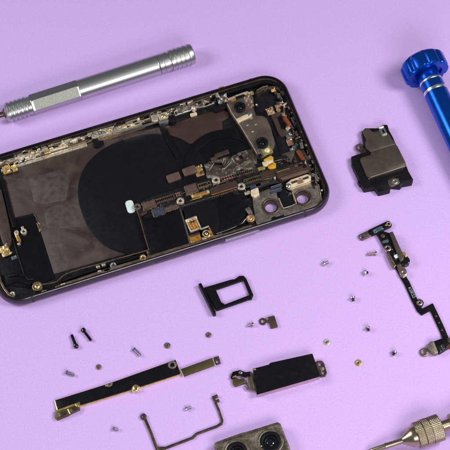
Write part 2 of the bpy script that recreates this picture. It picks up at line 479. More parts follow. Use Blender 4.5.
m.use('champagne').ring(G(16.4, 232.3, 3.4).xy, .95, .45, 2.6, 3.5); m.use('champagne').box(G(18.8, 243.5, 3.2).xy, 1.2, .8, 2.0, 3.2, TH, .15, .2); m.build('gold_contact', phone)
m = MB('champagne'); m.ring(G(23.5, 231, 3.2).xy, 1.25, .6, 1.6, 3.2, .15); m.box(G(22.5, 227.6, 3.2).xy, 1.1, 1.2, 1.6, 3.3, TH, .12, .2); m.build('ring_contact', phone)
cluster('gold_contact', 39.5, 226, 1.7, .9, 2.6, 9, ['bronze', 'gold', 'champagne'], smax=.8, hmax=.8, ang=4)
m = MB('bronze'); m.tube([(*G(34, 213, 2.4).xy, 2.3), (*G(37.5, 222, 2.4).xy, 2.4), (*G(39, 228, 2.4).xy, 2.2)], .18, 6); m.build('spring', phone)
cluster('gold_contact', 14, 257, 1.8, 1.4, .9, 6, ['teal_chip', 'champagne', 'silver'], smax=.6, hmax=.6)
cluster('gold_contact', 6.5, 169, 2.8, 2.0, 2.2, 16, ['gold', 'gold', 'amber', 'champagne', 'silver'], smax=1.3, hmax=1.6)
cluster('gold_contact', 14.5, 167.5, 2.8, 1.2, 1.9, 10, ['gold', 'champagne', 'silver'], smax=1.1, hmax=1.4)
cluster('silver_contact', 26, 157, 2.8, 4.5, 1.5, 22, ['champagne', 'champagne', 'silver', 'black_plastic'], smax=1.6, hmax=1.8)
# corner bracket and antenna wire
m = MB('bronze'); m.prism(strip([G(x, y, 4.0).xy for x, y in ((-2, 272), (.3, 281), (4.5, 289), (9, 294), (14, 297))], 1.0), 1.5, 4.0, .15); m.build('corner_bracket', phone)
screw(12.3, 293.5, 3.2, 1.0, 'champagne')
m = MB('bronze_dark'); m.tube([(*G(x, y, 2.2).xy, 2.1) for x, y in ((12.5, 238), (16, 250), (20.5, 264), (24.5, 276), (28, 279.5), (34, 279))], .22, 6); m.build('antenna_wire', phone)
for pts in ([(5, 284), (15, 280), (24, 281), (31, 284)], [(8, 275), (18, 273.5), (26, 276)]):
    m = MB('black_satin'); m.prism(strip([G(x, y, 2.4).xy for x, y in pts], 1.6), 1.6, 2.4, .3); m.build('flex_cable', phone)
# big screw
c = G(37, 285.5, 4.6).xy; m = MB('bronze'); m.ring(c, 2.1, 1.3, 1.5, 4.1, .2); m.use('gold').dome(c, 1.35, 3.2, 1.2); m.use('black_gloss').box(c, 1.2, .28, 4.0, 4.5, .4, 0); m.build('corner_screw', phone)
cluster('gold_contact', 44, 291.5, 2.8, 1.4, .8, 7, ['champagne', 'silver', 'bronze'], smax=.8, hmax=.8)
# ---- near-edge rail: wire, bronze strip, screws
m = MB('bronze'); m.tube([(*G(x, y, 3.6).xy, 3.6) for x, y in ((41, 284.5), (50, 283.5), (57, 281.5), (61.5, 277), (66, 273.8), (80, 269), (95, 265.2), (107, 262), (113, 260), (150, 249.5))], .24, 6)
m.build('antenna_wire', phone)
m = MB('bronze'); m.prism(rounded(px([(55, 286.5), (60, 284), (80, 277.5), (100, 270.5), (110, 267.5), (110, 270.5), (90, 276.8), (56, 288)], 4.6), .3), 2.0, 4.6, .2); m.build('edge_strip', phone)
m = MB('bronze'); m.prism(strip([G(x, y, 4.6).xy for x, y in ((104, 270.9), (135, 261.6), (170, 250.6), (200, 241.6), (230, 232), (252, 225.5))], 1.4), 1.5, 4.6, .15); m.build('edge_strip', phone)
m = MB('black_plastic'); m.prism(strip([G(x, y, 2.6).xy for x, y in ((60, 281), (85, 272), (110, 264.5), (145, 254))], 1.3), 1.2, 2.6, .2); m.build('edge_foam', phone)
for x, y in ((103.5, 264.5), (98, 266.5)): chip('clip', 'champagne', x, y, 2.6, 3.8, 1.6, .8)
chip('clip', 'champagne', 63, 283.8, 4.0, 4.9, 1.8, .6); chip('clip', 'champagne', 99.5, 270.8, 4.2, 5.0, 1.4, .7)
screw(113.2, 264.8, 4.0, 1.3, 'screw_silver'); screw(143, 257.3, 4.2, 1.35, 'gold')
cluster('gold_contact', 151, 252, 3.4, 1.9, 1.5, 10, ['bronze', 'bronze_dark', 'black_plastic'], smax=1.1, hmax=1.0)

# ---- shield cans over the board (the black rectangles at the near edge)
for pts, nm in (([(141.5, 221.5), (158, 216.5), (180.5, 209.5), (190, 246), (170, 251), (150, 256)], 'black_film'),):
    plate('shield_cover', nm, pts, 2.0, 4.2, .3, .12)
plate('shield_cover', 'coil_film', [(183, 208), (211, 199), (216, 203), (219, 212), (220, 222), (217, 234), (206, 236.5), (191, 241)], 2.0, 4.2, .8, .12)
plate('shield_cover', 'black_film', [(208, 201), (232, 192), (240, 197), (246, 213), (243, 221), (236, 225.5), (219, 231.5), (208, 232), (206, 215)], 1.9, 3.9, .9, .12)
m = MB('black_gloss'); m.tube([(*G(x, y, 4.0).xy, 3.7) for x, y in ((216, 233), (224, 230.5), (234, 226.5), (242, 223), (245, 219))], .9, 12); m.build('cable', phone)  # glossy tube shaped for the sheen along the covers' near edge
m = MB('bronze'); m.tube([(*G(x, y, 4.3).xy, 4.2) for x, y in ((136.5, 208.5), (139, 216), (141.5, 224), (145, 237), (149, 250))], .25, 6); m.build('side_spring', phone)
m = MB('bronze_dark'); m.prism(strip([G(x, y, 4.0).xy for x, y in ((139, 214), (143, 224), (151, 251))], .5), 1.8, 4.0, .1); m.build('side_wall', phone)
m = MB('brown_metal'); m.prism(strip([G(x, y, 4.4).xy for x, y in ((180, 208.5), (184, 221), (188, 235), (190, 244))], .7), 2.0, 4.4, .1); m.build('side_wall', phone)
# connector socket, amber flex, gold socket
c = G(193.2, 223.5, 5.2).xy; m = MB('champagne')
m.prism(rect(c, 4.9, 6.3, TH+rad(4), .3), 3.8, 5.0, .15, [rect(c, 3.9, 4.9, TH+rad(4), .2)])
m.use('champagne').box(G(191.6, 218.2, 5.5).xy, 4.6, .8, 4.4, 5.45, TH+rad(1), .15, .2)
m.use('amber').box(c, 3.9, 4.9, 3.9, 4.4, TH+rad(4), .05)
for i in (-1, 0, 1):
    q = G(193.2+i*3.0, 223.7-i*.7, 4.8).xy; m.use('gold').box(q, .45, 3.6, 4.2, 4.75, TH+rad(4), .1, .1)
m.use('bronze_dark').box(G(192.2, 221.5, 4.8).xy, 2.8, .7, 4.3, 4.9, TH, .1, .1); m.build('connector_socket', phone)
plate('amber_flex', 'amber', [(188.5, 236), (199.5, 232.5), (201.5, 240), (192, 244), (190.5, 243.5)], 3.2, 4.3, .3, .1)
chip('component', 'brown_dark', 195, 234.5, 3.9, 4.6, 4.2, .9); chip('component', 'gold', 193, 241.3, 4.2, 4.7, 1.6, .9)
c = G(206.3, 232.8, 5.0).xy; m = MB('gold'); m.box(c, 5.0, 5.2, 3.0, 4.2, TH+rad(3), .15, .3)
m.use('gold').ring(c, 1.7, 1.1, 4.1, 4.7, .15); m.use('silver').dome(c, .75, 4.15, .5)
m.use('champagne').box(G(204.6, 227.3, 5.0).xy, 3.8, .6, 4.0, 4.8, TH+rad(4), .12); m.use('amber').box(G(211, 231.5, 4.8).xy, .7, 4.3, 4.0, 4.6, TH+rad(4), .1)
m.use('champagne').box(G(204.5, 238.5, 4.8).xy, 1.6, .7, 4.0, 4.7, TH, .1)
m.build('gold_socket', phone)

# ---- logic board: strip of chips, sockets and washers
board = plate('logic_board', 'green_board', [(139, 212), (137, 204), (150, 197), (180, 188), (215, 176), (250, 166), (290, 153), (305, 150), (310, 168), (300, 176), (282, 182), (268, 185), (255, 190), (244, 193), (214, 201), (183, 211), (158, 219), (142, 223)], 1.9, 2.7, .5, .1)
plate('board_shield', 'black_film', [(142, 213), (170, 205), (181, 202.5), (182, 208), (158, 216), (143.5, 221)], 2.6, 3.2, .3, .1, parent=board)
def socket(x, y, L, Wd, mt_a, mt_b, z=2.7, n=7, ang=0., parent=board):
    m = MB(mt_a); c = G(x, y, z+.8).xy; a = TH+rad(ang); ca, sa = math.cos(a), math.sin(a)
    m.prism(rect(c, L, Wd, a, .25), z, z+.85, .1, [rect(c, L-.7, Wd*.5, a, .1)]); m.use('black_plastic').box(c, L-.7, Wd*.5, z, z+.4, a, .0)
    m.use(mt_b)
    for s in (-1, 1):
        for k in range(n):
            u = (k-(n-1)/2)*(L-1.6)/n; v = s*Wd*.27
            m.box((c[0]+ca*u-sa*v, c[1]+sa*u+ca*v), (L-1.6)/n*.55, Wd*.26, z+.1, z+1.0, a, .05)
    return m.build('socket', parent)
def bchip(mt, x, y, L, Wd, z0=2.6, z1=3.6, ang=0., r=.25):
    m = MB(mt); c = G(x, y, z1).xy; a = TH+rad(ang); m.box(c, L, Wd, z0, z1, a, .1, r)
    if L > 3 and Wd > 1.8:          # solder foot, shield rim and a few pads on the larger parts, the foot also giving gold edge glints
        m.use('bronze').prism(rect(c, L+.35, Wd+.35, a, r), z0, z0+.4, .08)
        m.use('bronze_dark').prism(rect(c, L-.5, Wd-.5, a, r), z1-.1, z1+.07, .03, [rect(c, L-.9, Wd-.9, a, .1)])
        ca, sa = math.cos(a), math.sin(a)
        for k in range(int(L*1.3)):
            u = -L/2+.5+k/1.3
            for sgn in (-1, 1):
                m.use(random.choice(['bronze', 'champagne', 'copper', 'bronze_dark'])); v = sgn*(Wd/2+.3)
                m.box((c[0]+ca*u-sa*v, c[1]+sa*u+ca*v), .3, .4, z0, z0+.35, a, .05)
    return m.build('chip', board)
bchip('brown_chip', 149, 204.5, 5.6, 3.4); socket(164.5, 199, 8.6, 2.6, 'brown_dark', 'bronze', n=9)
socket(178, 194.5, 3.6, 2.2, 'brown_dark', 'copper', n=3)
bchip('blue_chip', 158.3, 211.3, 5.0, 3.2, 3.1, 4.0); bchip('brown_chip', 171.5, 207.5, 6.2, 1.9, 3.1, 3.8)
bchip('brown_chip', 191.2, 188.2, 5.0, 4.0, 2.6, 3.9); socket(204.3, 184.4, 5.6, 2.3, 'brown_chip', 'bronze', n=4)
bchip('gold', 200.5, 193.8, 8.0, 1.5, 2.6, 3.7); bchip('amber', 200.5, 193.6, 5.6, .8, 3.6, 3.85); bchip('champagne', 192.3, 195.6, .9, 1.1, 3.0, 3.95); bchip('champagne', 207.7, 190.8, .9, 1.1, 3.0, 3.95)
bchip('brown_dark', 182, 199.2, 2, 1.2); bchip('black_satin', 187.5, 197.6, 2.4, 1.4)
b2 = bchip('backing_red', 224.5, 187.5, 11.2, 3.6, 2.6, 4.2); m = MB('amber'); m.tube([(*G(212.5, 194.6, 4.2).xy, 4.1), (*G(237, 187, 4.2).xy, 4.1)], .2, 6); m.build('gold_edge', board)
m = MB('bronze'); m.tube([(*G(179, 207.2, 4.2).xy, 4.1), (*G(197, 201.5, 4.2).xy, 4.1), (*G(213, 196.5, 4.2).xy, 4.1)], .14, 6); m.build('gold_edge', board)
socket(228, 177.3, 5.8, 2.1, 'brown_chip', 'copper', n=4); socket(245.5, 172.2, 8.2, 2.2, 'bronze_dark', 'bronze', n=8)
socket(253, 179.2, 8.0, 2.6, 'olive_metal', 'bronze', n=8); bchip('backing_red', 267.3, 174, 5.8, 3.0, 2.6, 3.9)
bchip('yellow_green', 261.5, 168.2, 3.0, 1.6, 2.6, 3.5); bchip('bronze_dark', 256, 170.5, 2.0, 1.4)
bchip('brown_dark', 277, 172.6, 3.2, 2.0); bchip('champagne', 274.8, 177.6, .9, 1.0, 2.8, 3.8)
bchip('blue_chip', 253, 186.5, 7, 1.4); bchip('brown_dark', 262.5, 183.4, 6, 1.4); bchip('black_satin', 245, 189.8, 5, 1.3)
bchip('brown_dark', 143.5, 213.3, 3.2, 1.3, 3.1, 3.7, 8)
for k in range(95):      # crumb-sized parts between the chips
    t = random.random(); x = 142+t*150; y = 210.5-t*47+random.uniform(-6.5, 8.5)
    bchip(random.choice(['bronze_dark', 'brown_chip', 'black_satin', 'blue_chip', 'brown_dark', 'bronze', 'black_plastic']), x, y, random.uniform(.5, 1.5), random.uniform(.35, .8), 2.6, random.uniform(2.9, 3.3), random.choice((0, 0, 90)), .05)
for k in range(26):      # fine gilt traces and shield edges along the strip
    t = random.random(); x = 143+t*140; y = 210-t*46+random.uniform(-6, 8); L = random.uniform(3, 9)
    m = MB(random.choice(['bronze', 'bronze', 'bronze_dark', 'gold', 'copper'])); a = G(x, y, 3.2).xy; d = Vector((math.cos(TH), math.sin(TH)))*L
    m.tube([(*a, 3.15), (*(a+d), 3.15)], random.uniform(.06, .12), 5); m.build('trace', board)
for k in range(40):
    t = random.random(); x = 143+t*150; y = 209-t*47+random.uniform(-6, 8.5); c = G(x, y, 3.2).xy
    m = MB(random.choice(['gold', 'silver', 'champagne', 'copper', 'cream'])); m.dome(c, random.uniform(.13, .28), 2.7, random.uniform(.3, .7), 10); m.build('solder_joint', board)
def washer(x, y, r=1.75, mt='champagne', z=3.4, parent=phone):
    c = G(x, y, z+.6).xy; m = MB(mt); m.ring(c, r, r*.42, z-1.2, z+.6, .25); m.use('bronze_dark').ring(c, r*.5, r*.2, z-1, z+.35, .05); m.use('black_gloss').cyl(c, r*.4, z-1, z-.2, 0)
    return m.build('standoff', parent)
washer(137.3, 206.3, 1.5, 'bronze'); washer(180.3, 200.5, 1.6, 'champagne'); washer(216, 179.7, 1.75, 'champagne'); washer(241.3, 186.2, 1.75, 'champagne')
m = MB('white_pad'); m.box(G(130.2, 206.3, 2.5).xy, 3.4, 6.1, 1.9, 2.5, TH+rad(-2), .25, 1.6); m.build('white_sticker', phone)
# two small brown pads with gold clips
for x, y in ((173.5, 177), (189.5, 170.3)): chip('pad', 'brown_chip', x, y, 2.2, 3.2, 5.8, 3.6, 3, .6)
cluster('gold_contact', 199, 170.3, 2.1, 2.0, 2.9, 15, ['gold', 'amber', 'amber', 'brown_dark', 'bronze'], smax=1.3, hmax=1.1)
chip('pad', 'brown_dark', 222, 153.6, 2.3, 2.9, 6.2, 2.1, 4, .3); chip('pad', 'brown_dark', 214, 158, 2.3, 2.7, 3.2, 1.4, 10, .2)

# crumpled foil
def foil():
    m = MB('foil'); O = [G(*p, 3.0).xy for p in ((203, 163), (254, 147), (262, 168), (211, 183))]
    nx, ny = 80, 44; vs = []; fs = []
    for j in range(ny+1):
        for i in range(nx+1):
            s, t = i/nx, j/ny
            p = (O[0]*(1-s)+O[1]*s)*(1-t)+(O[3]*(1-s)+O[2]*s)*t
            v = Vector((p.x*.16, p.y*.16, 0)); e = min(s, 1-s, t*1.3, (1-t)*1.3)*8
            k = 1-abs(noise.noise(v+Vector((3, 0, 0))))*2.2+(1-abs(noise.noise(v*2.3+Vector((0, 7, 0))))*2.2)*.35
            vs.append((p.x+noise.noise(v*2)*1.0, p.y+noise.noise(v*2+Vector((9, 0, 0)))*1.0, 2.2+min(1, e)*k*1.45))
    for j in range(ny):
        for i in range(nx): a = j*(nx+1)+i; fs.append((a, a+1, a+nx+2, a+nx+1))
    m.add(vs, fs); return m.build('crumpled_foil', phone, 60)
foil()
for a, b in (((224, 169), (231.5, 161.5)), ((236.5, 159.7), (238.5, 158.5)), ((209, 170), (214, 163))):
    m = MB('champagne'); m.tube([(*G(*a, 4.2).xy, 3.9), (*G(*b, 4.2).xy, 4.0)], .16, 6); m.build('fold', phone)

# ---- far-edge rail: long metal ribbon of springs and pads below the rim
def along(a0, a1, b, z):    # ribbon between two points of the phone
    return [W(a0, b), W(a1, b)]
BR = PW_-2.2
m = MB('champagne')
m.prism([W(13, BR-2.6), W(55, BR-3.4), W(58, BR-3.2), W(58, BR-.2), W(13, BR-.2)], 1.3, 3.6, .15)
m.build('antenna_rail', phone)
m = MB('champagne'); m.prism([W(57.5, BR-3.5), W(79, BR-3.5), W(79, BR-.2), W(57.5, BR-.2)], 1.3, 3.6, .15); m.build('antenna_rail', phone)
m = MB('plate_metal'); m.prism([W(83, BR-3.7), W(109, BR-3.3), W(112, BR-.1), W(83, BR-.1)], 1.3, 3.5, .15); m.build('antenna_rail', phone)
# lower flange of the rail
m = MB('champagne'); m.prism([W(16, BR-5.2), W(30, BR-5.3), W(54, BR-5.3), W(54, BR-3.6), W(30, BR-3.7), W(16, BR-3.9)], 1.2, 2.2, .35); m.build('rail_flange', phone)
m = MB('bronze'); m.prism([W(57, BR-5.0), W(80, BR-5.0), W(80, BR-3.7), W(57, BR-3.7)], 1.2, 2.1, .3); m.build('rail_flange', phone)
for (a0, a1, mts, n) in ((12, 80, ['champagne', 'champagne', 'bronze', 'silver', 'gold', 'black_plastic', 'bronze_dark'], 105), (84, 113, ['plate_metal', 'black_plastic', 'black_plastic', 'silver', 'bronze', 'champagne', 'champagne', 'silver'], 52)):
    for k in range(n):
        a = a0+(a1-a0)*(k+random.random())/n; b = BR-random.uniform(.2, 3.5); h = random.uniform(3.8, 5.2)
        m = MB(random.choice(mts)); L = random.uniform(.6, 3.4); wd = random.uniform(.25, .8); t = random.random()
        if t < .62: m.box(W(a, b), L, wd, 2.9, h, TH+rad(random.choice((0, 0, 0, 6, -7, 25))), .15, .15); nm = 'rail_spring'
        elif t < .8: m.dome(W(a, b), random.uniform(.4, .7), 3.2, .7, 14); nm = 'rail_rivet'
        else:
            p, q = W(a-L*.5, b), W(a+L*.5, b+random.uniform(-.5, .5)); r = (p+q)/2
            m.tube([(p.x, p.y, 3.2), (p.x*.7+r.x*.3, p.y*.7+r.y*.3, h), (q.x*.7+r.x*.3, q.y*.7+r.y*.3, h), (q.x, q.y, 3.2)], .16, 6); nm = 'rail_spring'
        m.build(nm, phone)
for x0, x1, y0, y1, mt in ((42, 60, 149.5, 144, 'champagne'), (62, 92, 143, 134, 'champagne'), (68, 88, 145.5, 139.5, 'bronze'), (100, 118, 135.5, 131, 'champagne'), (122, 150, 127, 118, 'champagne'), (122, 158, 131.5, 121, 'silver'), (135, 158, 124, 117, 'bronze')):
    m = MB(mt); m.prism(strip([G(x0, y0, 4.2).xy, G(x1, y1, 4.2).xy], .55), 3.0, 4.2, .12); m.build('rail_trim', phone)
m = MB('black_plastic'); m.prism(strip([W(5, BR-1.2), W(12, BR-1.0)], 3.0), 1.2, 4.2, .3); m.build('edge_foam', phone)
for a, L in ((20, 6), (33, 4), (52, 7), (70, 5)):
    m = MB('black_plastic'); m.box(W(a, BR-.7), L, .9, 2.8, 4.7, TH, .2, .2); m.build('edge_foam', phone)
# clip block beside the flex
m = MB('champagne'); m.box(G(163.5, 116.5, 5).xy, 4.2, 4.6, 2, 4.6, TH+rad(2), .25, .4); m.use('gold').dome(G(163.5, 115.6, 5).xy, 1.1, 4.5, .7)
m.use('silver').box(G(163.8, 121.3, 4.4).xy, 4.2, 1.4, 2, 4.9, TH, .2, .3); m.build('clip_block', phone)
m = MB('champagne'); m.box(G(154.5, 117, 5).xy, 2.8, 3.2, 2, 4.5, TH+rad(-6), .25, .4); m.use('copper').dome(G(154, 119.5, 5).xy, .6, 4.2, .7); m.build('clip_block', phone)
m = MB('black_plastic'); m.cyl(G(171.5, 118.5, 4.6).xy, 1.9, 1.5, 4.6, .4); m.build('plug', phone)
m = MB('silver'); m.tube([(*G(x, y, 3.8).xy, 3.7) for x, y in ((175, 115.5), (190, 110.5), (194, 107.5), (205, 106.5), (214, 103))], .33, 8); m.build('steel_wire', phone)
m = MB('champagne'); m.dome(G(193.5, 107.5, 4.4).xy, 1.3, 3.0, 1.7); m.build('rail_rivet', phone)
m = MB('cream'); m.box(G(193.5, 113.8, 2.6).xy, 3.1, 1.7, 1.6, 2.5, TH, .3, .7); m.build('pad', phone)
cluster('rail_clip', 222, 98, 3.4, 2.6, 2.6, 20, ['silver', 'champagne', 'copper', 'black_plastic'], smax=1.4, hmax=1.5)
m = MB('amber'); m.box(W(116.5, PW_-.65), 2.2, .5, 4.5, 5.35, TH, .05); m.build('amber_mark', frame)
chip('cover_pad', 'black_plastic', 220, 107, 1.6, 3.4, 6.0, 2.6, 4, .8)

# ---- camera and sensor bracket (upper middle)
brk = plate('sensor_bracket', 'bracket_bronze', [(226, 103.5), (229, 99.5), (246, 92.5), (251, 94), (253.5, 98), (253.5, 108), (256, 115.5), (263, 116), (267, 118.5), (271, 128), (275, 143), (272, 152), (262, 158), (257, 155), (250, 143), (238, 123), (230, 112)], 2.0, 4.4, .8, .15)
m = MB('champagne'); m.tube([(*G(x, y, 4.5).xy, 4.35) for x, y in ((227.5, 104), (232, 113), (240, 125), (251, 143), (257, 153.5))], .22, 6); m.build('bracket_edge', brk)
m = MB('champagne'); m.prism(strip([G(x, y, 4.9).xy for x, y in ((228, 99), (237, 95.3), (247, 91.7), (250, 93))], .7), 3.5, 4.9, .12); m.build('bracket_edge', brk)
def lens(x, y, r=2.5, z=4.4, parent=brk):
    c = G(x, y, z+1.6).xy; m = MB('black_plastic'); m.prism(circ(c, r, 36), z-1, z+1.6, .3, [circ(c, r*.62, 36)])
    m.use('black_satin').ring(c, r*.64, r*.40, z-.5, z+1.1, .1); m.use('lens_glass').dome(c, r*.42, z+.2, .75)
    return m.build('lens', parent)
lens(239.8, 106.3); lens(262, 142, 2.6)
m = MB('cream'); m.box(G(243.5, 117.3, 5.3).xy, 6.4, 2.1, 3.9, 5.1, TH+rad(9), .25, .4); m.use('silver').box(G(249.5, 113.6, 5.7).xy, 2.2, 1.7, 4.5, 5.7, TH+rad(20), .25, .4); m.build('silver_clip', brk)
cluster('gold_contact', 248.5, 101, 4.2, 1.5, 3.6, 20, ['gold', 'copper', 'champagne', 'silver'], brk, smax=1.2, hmax=1.2, ang=6)
cluster('gold_contact', 251, 92.5, 4.2, 1.3, 1.0, 8, ['yellow_green', 'champagne', 'silver'], brk, smax=.9, hmax=1.0)
chip('dark_slot', 'black_plastic', 240.5, 96.5, 4.3, 4.75, 4.2, 1.3, 0, .5, .08, brk); chip('dark_slot', 'amber', 233.5, 100, 4.3, 4.7, 2.2, .9, 0, .2, .08, brk)
for x, y in ((255.8, 124.3), (252.5, 131.5), (247.5, 125)): chip('mark', 'champagne', x, y, 4.35, 4.6, 1.1, .38, 8, .1, .05, brk)
m = MB('cream'); m.dome(G(267.2, 149.3, 5.2).xy, 1.35, 4.2, .9); m.use('yellow_green').box(G(266.5, 150, 4.6).xy, 4.6, 4.2, 3.8, 4.55, TH+rad(6), .15, .5); m.build('round_button', brk)
chip('component', 'plate_metal', 259.8, 151.5, 4.2, 4.9, 1.6, 3.0, 6, .2, .1, brk); chip('component', 'black_plastic', 260, 155, 4.3, 5.0, 1.4, 1.2, 6, .2, .1, brk)
# yellow flex folds
plate('yellow_flex', 'yellow_flex', [(263, 159.5), (271, 155.5), (273.5, 157), (273.5, 159.5), (266, 162.5)], 3.6, 4.6, .6, .2)
plate('yellow_flex', 'yellow_flex', [(267, 164.5), (273.5, 161.5), (276, 163.5), (276, 167.5), (270.5, 169), (268.3, 167.5)], 3.0, 4.0, .6, .2)
plate('flex_tab', 'cream', [(262, 162), (269, 160), (273.5, 158.8), (273, 161.5), (266, 166), (263.5, 166)], 3.8, 4.8, .3, .12)
chip('component', 'amber', 271, 164.3, 3.8, 4.7, 2.0, 1.0, 10)

# ---- earpiece end (right side in the photo)
plate('end_cover', 'floor_black', [(253, 90), (268, 84), (282, 88), (300, 120), (318, 160), (324, 180), (310, 176), (282, 160), (276, 140), (264, 112), (256, 113)], 1.1, 1.6, 1, .1)
m = MB('brown_dark'); hole = rounded(px([(276.5, 116), (281.5, 114.5), (286, 126.5), (284.5, 129.5), (281.5, 129)], 3.0), .8)
m.prism(rounded(px([(270.5, 113.5), (284, 109), (291.5, 128), (289, 134), (281, 136.5), (278.5, 133)], 3.0), .8), 1.5, 3.0, .15, [hole]); earp = m.build('earpiece_bracket', phone)
cluster('gold_contact', 270.5, 110.5, 3.1, 1.9, 2.0, 16, ['copper', 'champagne', 'cream', 'brown_chip'], earp, smax=1.0)
cluster('gold_contact', 280.5, 106.5, 3.1, 2.4, 2.2, 20, ['copper', 'champagne', 'cream', 'amber', 'silver'], earp, smax=1.0)
chip('component', 'champagne', 285.5, 103.5, 3.1, 3.9, 3.6, .7, 20, .2, .1, earp)
chip('orange_component', 'orange_chip', 287.3, 121, 3.0, 4.4, 1.7, 5.0, 10, .4); chip('component', 'copper', 284.3, 114.5, 3, 4, 1.6, 2.2, 10); chip('component', 'champagne', 288, 128, 3, 4, 1.8, 1.1, 10)
cluster('component_knot', 290, 134.5, 2.6, 2.2, 2.2, 16, ['teal_chip', 'teal_chip', 'silver', 'brown_dark', 'champagne'], smax=1.0)
cluster('component_knot', 291.5, 141, 2.6, 2.3, 1.8, 16, ['copper', 'champagne', 'cream', 'brown_chip'], smax=.9)
chip('component', 'bronze', 297, 138, 3, 3.8, 3.2, .8, 12)
cluster('component_knot', 296, 147, 2.6, 1.7, 1.6, 10, ['teal_chip', 'teal_chip', 'silver'], smax=.9); cluster('component_knot', 292, 149, 2.6, 1.0, 1.0, 6, ['silver', 'champagne'], smax=.7)
plate('triangle_bracket', 'brown_metal', [(281, 154.5), (294, 149.5), (294.5, 153), (292.5, 158), (291, 163.5), (289.3, 158), (286.5, 155)], 2.5, 3.8, .2, .1)
chip('orange_component', 'orange_chip', 300.5, 154.5, 2.6, 4.0, 1.7, 5.2, 10, .3); chip('component', 'champagne', 302.5, 163, 2.8, 4.0, 1.5, 1.0, 0)
plate('brown_bar', 'backing_red', [(277, 171), (302, 163), (309, 165), (310.5, 170), (300, 174.5), (282, 180.5), (277, 177)], 2.4, 4.3, .5, .15)
m = MB('brown_chip'); m.prism(rounded(px([(280, 177.8), (300, 171.3), (309, 169), (308.5, 171.5), (300, 174.7), (283, 180)], 4.7), .3), 3.9, 4.7, .12); m.build('brown_bar', phone)
m = MB('bronze'); m.tube([(*G(x, y, 4.6).xy, 4.45) for x, y in ((278, 176.5), (299, 169.8), (309.5, 167))], .12, 6); m.tube([(*G(x, y, 4.6).xy, 4.4) for x, y in ((284, 167.5), (302, 162.2), (308.5, 164.5))], .1, 6); m.build('gold_edge', phone)  # bronze tubes put in as edge highlights on the brown bar
for x, y in ((296, 165.5), (300.5, 164.8), (304.5, 166.5)): chip('component', random.choice(['bronze', 'brown_chip', 'black_plastic']), x, y, 4.2, 4.75, 1.3, .9)
m = MB('olive_metal'); m.prism(strip([G(276, 172.5, 4.6).xy, G(290, 168, 4.6).xy], 1.2), 4.0, 4.6, .12); m.use('yellow_green').tube([(*G(276.5, 172.2, 4.8).xy, 4.62), (*G(289.5, 167.8, 4.8).xy, 4.62)], .14, 6); m.build('gold_edge', phone)
for x, y, rx, ry, n, mts in ((286.5, 112.5, 1.3, 1.6, 12, ['copper', 'champagne', 'silver']), (289.5, 128, 1.4, 1.4, 12, ['copper', 'cream', 'teal_chip']),
                             (299, 142, 1.4, 2.4, 12, ['black_plastic', 'silver', 'brown_chip', 'blue_chip']), (304, 164, 1.5, 1.7, 12, ['champagne', 'copper', 'black_plastic']),
                             (286, 160, 2.2, 1.6, 9, ['black_plastic', 'brown_chip', 'blue_chip']), (294, 158, 1.0, 2.4, 8, ['brown_dark', 'black_plastic', 'bronze']),
                             (281, 103, 1.4, 1.2, 9, ['champagne', 'silver', 'black_plastic']), (310, 156, 1.2, 3.0, 12, ['black_plastic', 'bronze_dark', 'silver', 'black_plastic'])):
    cluster('component_knot', x, y, 2.8, rx, ry, n, mts, smax=.9, hmax=1.1)
# mechanical clutter along the right wall
for k in range(78):
    t = (k+random.random())/78; a = PL_-2.9-random.uniform(0, 3.6); b = 12+t*50
    m = MB(random.choice(['black_plastic', 'black_satin', 'bronze_dark', 'black_plastic', 'blue_chip', 'brown_dark', 'black_plastic', 'plate_metal'])); z1 = random.uniform(2.6, 4.4)
    m.box(W(a, b), random.uniform(.5, 1.6), random.uniform(.8, 3.0), 1.2, z1, TH+rad(random.choice((0, 0, 8, -10))), .2, .2); m.build('edge_component', phone)
for x, y, r in ((301.5, 131.5, .45), (306.3, 144.5, .55), (304.5, 140, .3), (300, 127, .3), (256.5, 104, .6), (322, 189.5, .55), (300.5, 124, .25)):
    m = MB('silver'); m.dome(G(x, y, 4.4).xy, r, 3.4, .9, 14); m.build('rivet', phone)
m = MB('silver'); m.tube([(*G(x, y, 4).xy, 3.8) for x, y in ((315.5, 166.5), (316, 172), (314.5, 175.5))], .2, 6); m.build('spring', phone)
cluster('silver_contact', 317, 175.5, 3.0, 2.0, 2.6, 18, ['silver', 'champagne', 'black_plastic', 'plate_metal'], smax=1.0, hmax=1.2, ang=20)
# dark foam filling the far and right walls
for pts, wd, z in (([W(114, PW_-2.9), W(124, PW_-2.9), W(133, PW_-2.9)], 1.7, 4.1), ([W(133, PW_-3), W(137.5, PW_-4.2), W(140, PW_-7), W(140.9, PW_-11)], 1.5, 4.2),
                   ([W(141.1, PW_-11), W(141.1, 34)], 1.0, 4.0), ([W(141.2, 33), W(141.2, 13)], .8, 3.8)):
    m = MB('black_plastic'); m.prism(strip(pts, wd), 1.2, z, .3); m.build('edge_foam', phone)
for k in range(16):
    t = k/16; m = MB(random.choice(['black_satin', 'bronze_dark', 'plate_metal'])); m.box(W(141.0+random.uniform(-.5, .2), 14+t*46), .7, random.uniform(.5, 1.6), 3.6, random.uniform(4.2, 4.6), TH, .12, .15); m.build('edge_component', phone)
